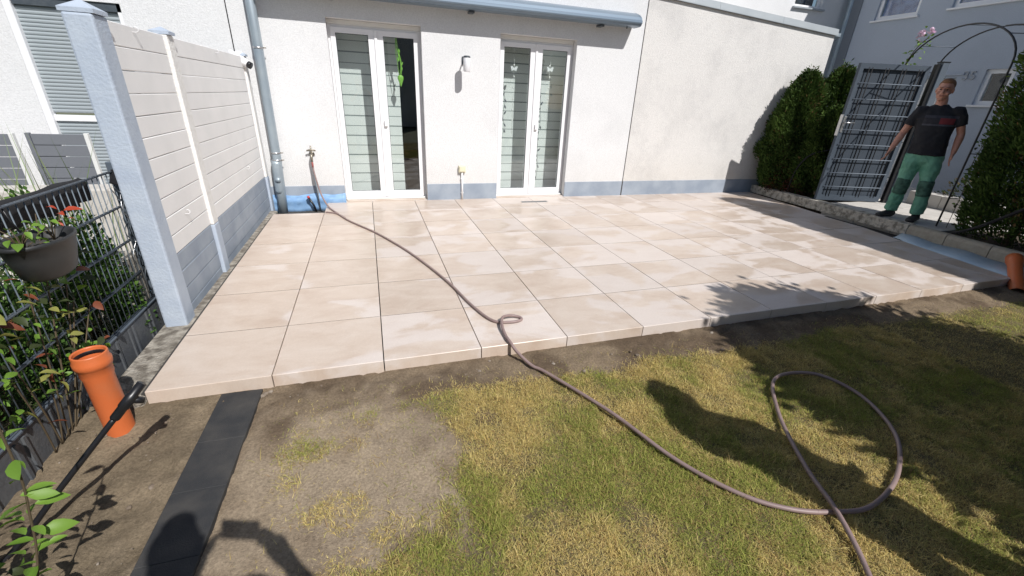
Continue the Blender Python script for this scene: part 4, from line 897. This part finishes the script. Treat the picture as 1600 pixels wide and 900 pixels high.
# ------------------------------------------------------------------ orange pipes and black tube
op = E('orange_pipe', (-.045, -.16, -.12), label='upright orange sewer pipe with open socket by the mesh fence', cat='pipe')
O('pipe', lathe([(.0555,0),(.0555,.345),(.060,.362),(.0605,.40),(.066,.405),(.069,.418),(.069,.435),(.064,.445),(.0645,.466),(.063,.472),(.058,.472),(.056,.466),(.056,.40),(.052,.36),(.052,.0)], 36), MT['orange'], op)
O('seal_ring', lathe([(.0575,.456),(.0535,.450),(.0535,.438),(.0575,.432)], 30), MT['black'], op)
bt = E('black_water_tube', (-.12, -.81, -.09), label='black water tube with coupling leaning before the orange pipe', cat='pipe')
dv = Vector((.31+.12, -.545+.81, .40+.09)); 
def along(t): return dv*t
O('tube', tube(spline([(-.12,-.10,-.02), along(.0), along(.4), along(.80)], 6), .0105, 12), MT['black'], bt)
O('coupling', tube([along(.78), along(.79), along(.85), along(.855), along(.93), along(.935), along(1.0)], [.014,.017,.017,.020,.020,.0165,.0165], 14), MT['black'], bt)
O('coupling_branch', tube([along(.90), along(.90)+Vector((.022,.012,-.016)), along(.90)+Vector((.034,.018,-.024))], [.014,.014,.012], 12), MT['black'], bt)
O('orange_pipe', lathe([(.0555,0),(.0555,.5),(.061,.52),(.068,.55),(.068,.62),(.06,.625),(.057,.62),(.054,.5),(.054,0)], 30), MT['orange'], loc=(7.235,-.13,-.09), rot=(R(-24), R(68), R(8)), label='orange sewer pipe lying at the right edge beside the terrace', cat='pipe')

# ------------------------------------------------------------------ people
def ell(bm, c, r, rot=None):
    m = Matrix.Translation(c) @ ((rot.to_4x4() if rot is not None else Matrix.Identity(4))) @ Matrix.Diagonal((*r, 1)); bmesh.ops.create_icosphere(bm, subdivisions=3, radius=1, matrix=m)
def limb(bm, pts, rad, seg=14): addtube(bm, pts, rad, seg, True)
def remesh(bm, vox, sm=6):
    bmesh.ops.recalc_face_normals(bm, faces=bm.faces); me = bpy.data.meshes.new('t'); bm.to_mesh(me); bm.free(); o = bpy.data.objects.new('t', me); COL.objects.link(o)
    q = o.modifiers.new('r', 'REMESH'); q.mode = 'VOXEL'; q.voxel_size = vox; s = o.modifiers.new('s', 'SMOOTH'); s.iterations = sm; s.factor = .5
    dg = bpy.context.evaluated_depsgraph_get(); out = bpy.data.meshes.new_from_object(o.evaluated_get(dg)); bpy.data.objects.remove(o)
    out.polygons.foreach_set('use_smooth', [True]*len(out.polygons)); out.materials.clear(); return out
FT = bpy.data.textures.new('cloth_folds', 'CLOUDS'); FT.noise_scale = .085; FT.noise_depth = 2
def fold(o, k):
    d = o.modifiers.new('folds', 'DISPLACE'); d.texture = FT; d.strength = k; d.mid_level = .5; return o
def hand(bm, w_, tip, side):
    """palm plus five separate fingers, from wrist w_ towards tip; side = +1 thumb forward-inward"""
    w_ = Vector(w_); d = (Vector(tip)-w_).normalized(); f = Vector((0,-1,0)); f = (f-d*f.dot(d)).normalized(); s = d.cross(f)
    limb(bm, [w_-d*.02, w_+d*.03, w_+d*.075, w_+d*.09], [(.028,.022),(.038,.019),(.041,.016),(.036,.012)])
    for k, (o_, l) in enumerate(((.030,.070),(.010,.080),(-.010,.074),(-.029,.058))):
        b = w_ + d*.083 + f*o_; c = s*side*.018
        limb(bm, [b-d*.01, b+d*l*.45+f*o_*.15+c*.2, b+d*l*.8+f*o_*.2+c*.8, b+d*l+f*o_*.2+c*1.3], [.0095,.009,.0082,.006], 8)
    b = w_+d*.03+f*.030; limb(bm, [b, b+d*.03+f*.028+s*side*.006, b+d*.062+f*.036+s*side*.014], [.0125,.0105,.007], 8)
def person(name, loc, rz, J, label, shirt_m, trouser_m, detailed=True, scale=1):
    root = E(name, loc, rz, label=label, cat='person'); root.scale = (scale,)*3
    vox = .0065 if detailed else .012
    bm = bmesh.new(); hc = Vector(J['head']); ht = J.get('tilt', 0); Rm = Matrix.Rotation(ht, 3, 'Y') @ Matrix.Rotation(J.get('turn', 0), 3, 'Z')
    def H(x, y, z): return hc + Rm @ Vector((x, y, z))
    ell(bm, H(0,.012,.03), (.076,.096,.098), Rm); ell(bm, H(0,-.02,-.04), (.062,.070,.082), Rm); ell(bm, H(0,-.045,-.10), (.034,.032,.026), Rm)
    ell(bm, H(0,-.097,-.018), (.013,.020,.026), Rm); ell(bm, H(0,-.108,-.034), (.017,.014,.011), Rm); ell(bm, H(0,-.085,.022), (.052,.014,.012), Rm)
    ell(bm, H(0,-.086,-.068), (.024,.010,.009), Rm)
    for s in (-1, 1):
        ell(bm, H(s*.080,.012,-.005), (.010,.020,.032), Rm); ell(bm, H(s*.045,-.065,-.035), (.022,.022,.020), Rm)
    nb = Vector(J['neck']); limb(bm, [nb-Vector((0,0,.06)), nb+(hc-nb)*.3, H(0,.02,-.05)], [.066,.056,.054])
    for s, k in ((-1,'R'), (1,'L')):
        S, El, W, T = (Vector(J[q+k]) for q in ('sh','el','wr','fi'))
        limb(bm, [S, S+(El-S)*.35, S+(El-S)*.75, El, El+(W-El)*.25, El+(W-El)*.7, W], [.046,.047,.043,.040,.043,.034,.027])
        hand(bm, W, T, -s)
    O('body', remesh(bm, vox, 3 if detailed else 2), MT['skin'], root)
    if detailed:
        for s in (-1, 1):
            ey = E if False else None
            O('eye', lathe([(.0005,-.006),(.010,0),(.0005,.006)], 10), mat('eye', (.05,.035,.03), .3), root, loc=H(s*.031,-.088,.004), rot=(R(90),0,0)); O('eyebrow', box((-.019,-.004,-.0035),(.019,.004,.0035),.003), MT['hair'], root, loc=H(s*.032,-.096,.026))
        O('mouth', box((-.021,-.002,-.003),(.021,.002,.003),.002), mat('lips', (.32,.10,.085), .5), root, loc=H(0,-.0945,-.066))
    bm = bmesh.new(); ell(bm, H(0,.024,.054), (.0805,.0915,.082), Rm); ell(bm, H(0,.05,.0), (.075,.07,.07), Rm); ell(bm, H(0,-.028,.098), (.058,.062,.034), Rm)
    O('hair', remesh(bm, .010, 2), MT['hair'], root)
    # shirt
    bm = bmesh.new(); pv = Vector(J['pelvis']); mid = (Vector(J['shR'])+Vector(J['shL']))/2
    sw = (Vector(J['shL'])-Vector(J['shR'])).length/2; up = mid-pv
    def tr(t, rx, ry, dy=0): return pv+up*t+Vector((0,dy,0)), (rx, ry)
    sec = [tr(-.13,.186,.136), tr(.0,.186,.134), tr(.14,.182,.132,-.008), tr(.35,.176,.128,-.012), tr(.62,.188,.128,-.006), tr(.82,.198,.120), tr(.95,sw*.92,.098,.006), tr(1.05,sw*.72,.080,.012), tr(1.12,sw*.42,.070,.012), tr(1.16,.066,.062,.01)]
    # ring frame: a along x, b along y
    prev = None
    for c_, (rx, ry) in sec:
        ring = [bm.verts.new(c_ + Vector((rx*math.copysign(abs(math.cos(a))**.85, math.cos(a)), ry*math.copysign(abs(math.sin(a))**.85, math.sin(a)), 0))) for a in [2*math.pi*k/28 for k in range(28)]]
        if prev:
            for k in range(28): bm.faces.new((prev[k], prev[(k+1)%28], ring[(k+1)%28], ring[k]))
        else: bm.faces.new(ring[::-1])
        prev = ring
    bm.faces.new(prev)
    for k in ('R', 'L'):
        S, El = Vector(J['sh'+k])-Vector((0,0,.012)), Vector(J['el'+k]); limb(bm, [S+(mid-S)*.35, S+(mid-S)*.08, S+(El-S)*.25, S+(El-S)*.62], [.064,.072,.070,.066])
    fold(O('t_shirt', remesh(bm, .010 if detailed else .016, 5), shirt_m, root), .022)
    # trousers
    bm = bmesh.new(); limb(bm, [pv+Vector((0,.0,.04)), pv+Vector((0,.0,-.03)), pv+Vector((0,.005,-.13)), pv+Vector((0,.005,-.19))], [(.110,.160),(.118,.170),(.120,.168),(.09,.10)], 24)
    for s, k in ((-1,'R'), (1,'L')):
        Kn, An = Vector(J['kn'+k]), Vector(J['an'+k]); Hp = pv+Vector((s*.088,0,-.06))
        limb(bm, [Hp, Hp+(Kn-Hp)*.35, Kn+(Hp-Kn)*.12, Kn, Kn+(An-Kn)*.2, Kn+(An-Kn)*.55, Kn+(An-Kn)*.85, An], [.105,.104,.082,.080,.080,.079,.074,.078])
    fold(O('trousers', remesh(bm, .011 if detailed else .016, 4), trouser_m, root), .03)
    if detailed:
        for s, k in ((-1,'R'), (1,'L')):
            Kn, An = Vector(J['kn'+k]), Vector(J['an'+k]); bm = bmesh.new(); limb(bm, [Kn+Vector((0,-.012,.07)), Kn+Vector((0,-.014,-.0)), Kn+(An-Kn)*.36+Vector((0,-.010,0))], [(.079,.079),(.080,.080),(.078,.078)], 16); O('knee_patch', remesh(bm, .011, 3), mat('dark_knee', (.03,.07,.055), .9, c2=(.07,.16,.12), scale=22), root)
    for s, k in ((-1,'R'), (1,'L')):
        An, To = Vector(J['an'+k]), Vector(J['to'+k]); d = (To-An); d.z = 0; d.normalize(); b = Vector((An.x, An.y, 0)); bm = bmesh.new()
        limb(bm, [b-d*.075+Vector((0,0,.042)), b-d*.05+Vector((0,0,.052)), b+d*.04+Vector((0,0,.05)), b+d*.13+Vector((0,0,.037)), b+d*.19+Vector((0,0,.030)), b+d*.205+Vector((0,0,.026))], [(.030,.034),(.042,.050),(.046,.050),(.050,.037),(.042,.030),(.02,.016)], 16)
        limb(bm, [b+Vector((0,0,.05)), An+Vector((0,0,.02))], [.048,.045])
        sh_ = remesh(bm, .009, 3)
        co = np.empty(len(sh_.vertices)*3); sh_.vertices.foreach_get('co', co); co = co.reshape(-1, 3); co[:, 2] = np.maximum(co[:, 2], .003); sh_.vertices.foreach_set('co', co.ravel()); O('shoe', sh_, MT['shoe'], root)
    return root
def shirt_mat():
    m = mat('black_print_shirt', (.012,.013,.018), .85, bump=.3, bscale=25); nt = m.node_tree; L = nt.links.new; b = nt.nodes['Principled BSDF']
    tc_ = N(nt, 'ShaderNodeTexCoord'); s = N(nt, 'ShaderNodeSeparateXYZ'); L(tc_.outputs['Object'], s.inputs[0])
    def band(sock, a, b_):
        g1 = N(nt, 'ShaderNodeMath', operation='GREATER_THAN'); g1.inputs[1].default_value = a; L(sock, g1.inputs[0]); g2 = N(nt, 'ShaderNodeMath', operation='LESS_THAN'); g2.inputs[1].default_value = b_; L(sock, g2.inputs[0])
        q = N(nt, 'ShaderNodeMath', operation='MULTIPLY'); L(g1.outputs[0], q.inputs[0]); L(g2.outputs[0], q.inputs[1]); return q.outputs[0]
    def mul(a, b_): q = N(nt, 'ShaderNodeMath', operation='MULTIPLY'); L(a, q.inputs[0]); L(b_, q.inputs[1]); return q.outputs[0]
    fr = N(nt, 'ShaderNodeMath', operation='LESS_THAN'); fr.inputs[1].default_value = -.03; L(s.outputs[1], fr.inputs[0])
    prev = None; c0 = (.012,.013,.018,1)
    for (x0, x1, z0, z1, col) in ((-.20,.14,1.235,1.30,(.022,.022,.03,1)), (-.20,.12,1.212,1.232,(.055,.058,.075,1)), (-.20,.12,1.302,1.335,(.040,.042,.055,1)), (-.045,.095,1.235,1.305,(.17,.025,.032,1))):
        f = mul(mul(band(s.outputs[0], x0, x1), band(s.outputs[2], z0, z1)), fr.outputs[0]); mx = N(nt, 'ShaderNodeMix', data_type='RGBA'); L(f, mx.inputs[0])
        if prev is None: mx.inputs[6].default_value = c0
        else: L(prev, mx.inputs[6])
        mx.inputs[7].default_value = col; prev = mx.outputs[2]
    L(prev, b.inputs['Base Color']); return m
green = mat('green_work_trousers', (.10,.29,.20), .8, c2=(.155,.37,.265), scale=9, bump=.5, bscale=18, dist=.02)
# worker at the gate (local z=0 is the path)
J = dict(head=(-.118,-.02,1.625), tilt=.05, turn=-.1, neck=(-.095,.01,1.455), shR=(-.275,0,1.385), shL=(.105,0,1.395), elR=(-.355,.02,1.105), elL=(.200,.03,1.130), wrR=(-.410,-.06,.885), wrL=(.205,-.03,.905), fiR=(-.445,-.09,.76), fiL=(.195,-.06,.74),
         pelvis=(-.050,0,.915), knR=(-.150,-.02,.475), knL=(.085,-.03,.475), anR=(-.165,.03,.10), anL=(.115,-.02,.10), toR=(-.26,-.11,0), toL=(.07,-.18,0))
person('person', (8.20,1.60,.151), R(-61.1), J, 'man in black t-shirt and green work trousers standing by the gate', shirt_mat(), green)
plain = mat('dark_shirt', (.04,.05,.08), .85); jeans = mat('dark_jeans', (.03,.04,.07), .85)
# photographer behind the phone; only the shadow falls into the picture (faces +y, so rz = 180)
J2 = dict(head=(0,0,1.735), neck=(0,.02,1.57), shR=(-.19,.02,1.48), shL=(.19,.02,1.48), elR=(-.36,-.02,1.28), elL=(.20,-.10,1.27), wrR=(-.28,-.10,1.455), wrL=(.045,-.12,1.45), fiR=(-.20,-.165,1.56), fiL=(-.04,-.20,1.56), pelvis=(0,.03,.98), knR=(-.11,.02,.50), knL=(.11,.02,.50), anR=(-.13,.04,.1), anL=(.13,.04,.1), toR=(-.16,-.15,0), toL=(.16,-.15,0))
person('person', (1.08,-2.46,-.08), R(180), J2, 'photographer whose shadow with raised phone falls on the black edging', plain, jeans, False)
O('phone', box((-.075,-.004,-.037),(.075,.004,.037),.003), MT['black'], loc=(1.20,-2.262,1.472), rot=(R(-24), 0, R(-18.6)), label='phone held up by the photographer', cat='phone')
J3 = dict(head=(0,0,1.64), neck=(0,.02,1.47), shR=(-.19,0,1.39), shL=(.19,0,1.39), elR=(-.28,.03,1.12), elL=(.28,.02,1.12), wrR=(-.20,-.10,.92), wrL=(.26,-.06,.88), fiR=(-.13,-.14,.86), fiL=(.24,-.08,.75), pelvis=(0,0,.93), knR=(-.14,.0,.48), knL=(.14,.0,.48), anR=(-.18,.03,.1), anL=(.18,.03,.1), toR=(-.2,-.15,0), toL=(.2,-.15,0))
person('person', (3.43,-2.21,-.08), R(150), J3, 'bystander on the lawn whose long shadow points to the hose loop', plain, jeans, False, 1.08)

# ------------------------------------------------------------------ outside the picture: what throws the shade and what the glass mirrors
def tree(x, y, h, rad, zc, n, label, seed, leaf=(.06,.02)):
    o = E('tree', (x, y, -.1), label=label, cat='tree'); O('trunk', tube([(0,0,0),(.03,.02,h*.4),(0,.03,h*.8)], [.07,.05,.015], 8), MT['bark'], o)
    random.seed(seed)
    for k in range(6): a = k*1.05; O('limb', tube([(.02,.02,h*(.3+.07*k)),(math.cos(a)*rad*.4,math.sin(a)*rad*.4,h*(.45+.07*k)),(math.cos(a)*rad*.8,math.sin(a)*rad*.8,h*(.52+.07*k))], [.025,.016,.006], 6), MT['bark'], o)
    r = np.random.default_rng(seed); m_ = 420; cz = r.uniform(zc, h*.97, m_); rr_ = rad*np.sqrt(np.clip(1-((cz-zc)/(h-zc))**1.15, .02, 1))*np.sqrt(r.random(m_)); ca = r.uniform(0, 6.28, m_)
    cen = np.stack([rr_*np.cos(ca), rr_*np.sin(ca), cz], -1); k = r.integers(0, m_, n); P = cen[k] + r.normal(0, .13, (n, 3)); d = P-np.array([0,0,h*.5]); d /= np.linalg.norm(d, axis=1)[:, None]
    c = np.array([(.05,.10,.02),(.08,.15,.03),(.11,.19,.04)])[r.integers(0, 3, n)]; O('crown', cloud_leaves(P, d, leaf[0], leaf[1], c, seed=seed), MT['tree_leaf'], o)
tree(5.45, -2.92, 3.22, 1.28, .75, 150000, 'bushy tree on the lawn that shades its right part', 61, (.09,.032))
bh = E('garden_house', (0, -16, 0), label='house across the gardens mirrored in the door glass', cat='house')
O('wall', box((-5,-4,-.1),(4,4,4.6)), MT['plaster'], bh); O('roof', extr([(-4.5,4.5),(4.5,4.5),(0,8.2)], -5.3, 4.3), MT['roof'], bh)
for x in (-3.6,-1.2,1.4): q = O('window', box((x,4.001,2.2),(x+1.1,4.05,3.6)), MT['white_pvc'], bh); O('pane', box((x+.1,4.051,2.3),(x+1.0,4.056,3.5)), MT['dark'], q)
tree(7.5, -13, 6.0, 2.4, 1.6, 5000, 'garden tree mirrored in the door glass', 62, (.25,.09))
tree(-7.5, -12, 5.2, 2.2, 1.4, 5000, 'left garden tree mirrored in the door glass', 63, (.25,.09))

random.seed(99)
for o_ in bpy.data.objects:
    if o_.name.split('.')[0] == 'leaf' and o_.parent and o_.parent.name.split('.')[0] in ('photinia', 'laurel_branch_shrub', 'pot_plant'):
        k_ = random.uniform(.55, 1.05); o_.scale = (k_, k_*random.uniform(.8, 1.25), k_*random.uniform(.6, 1.8))
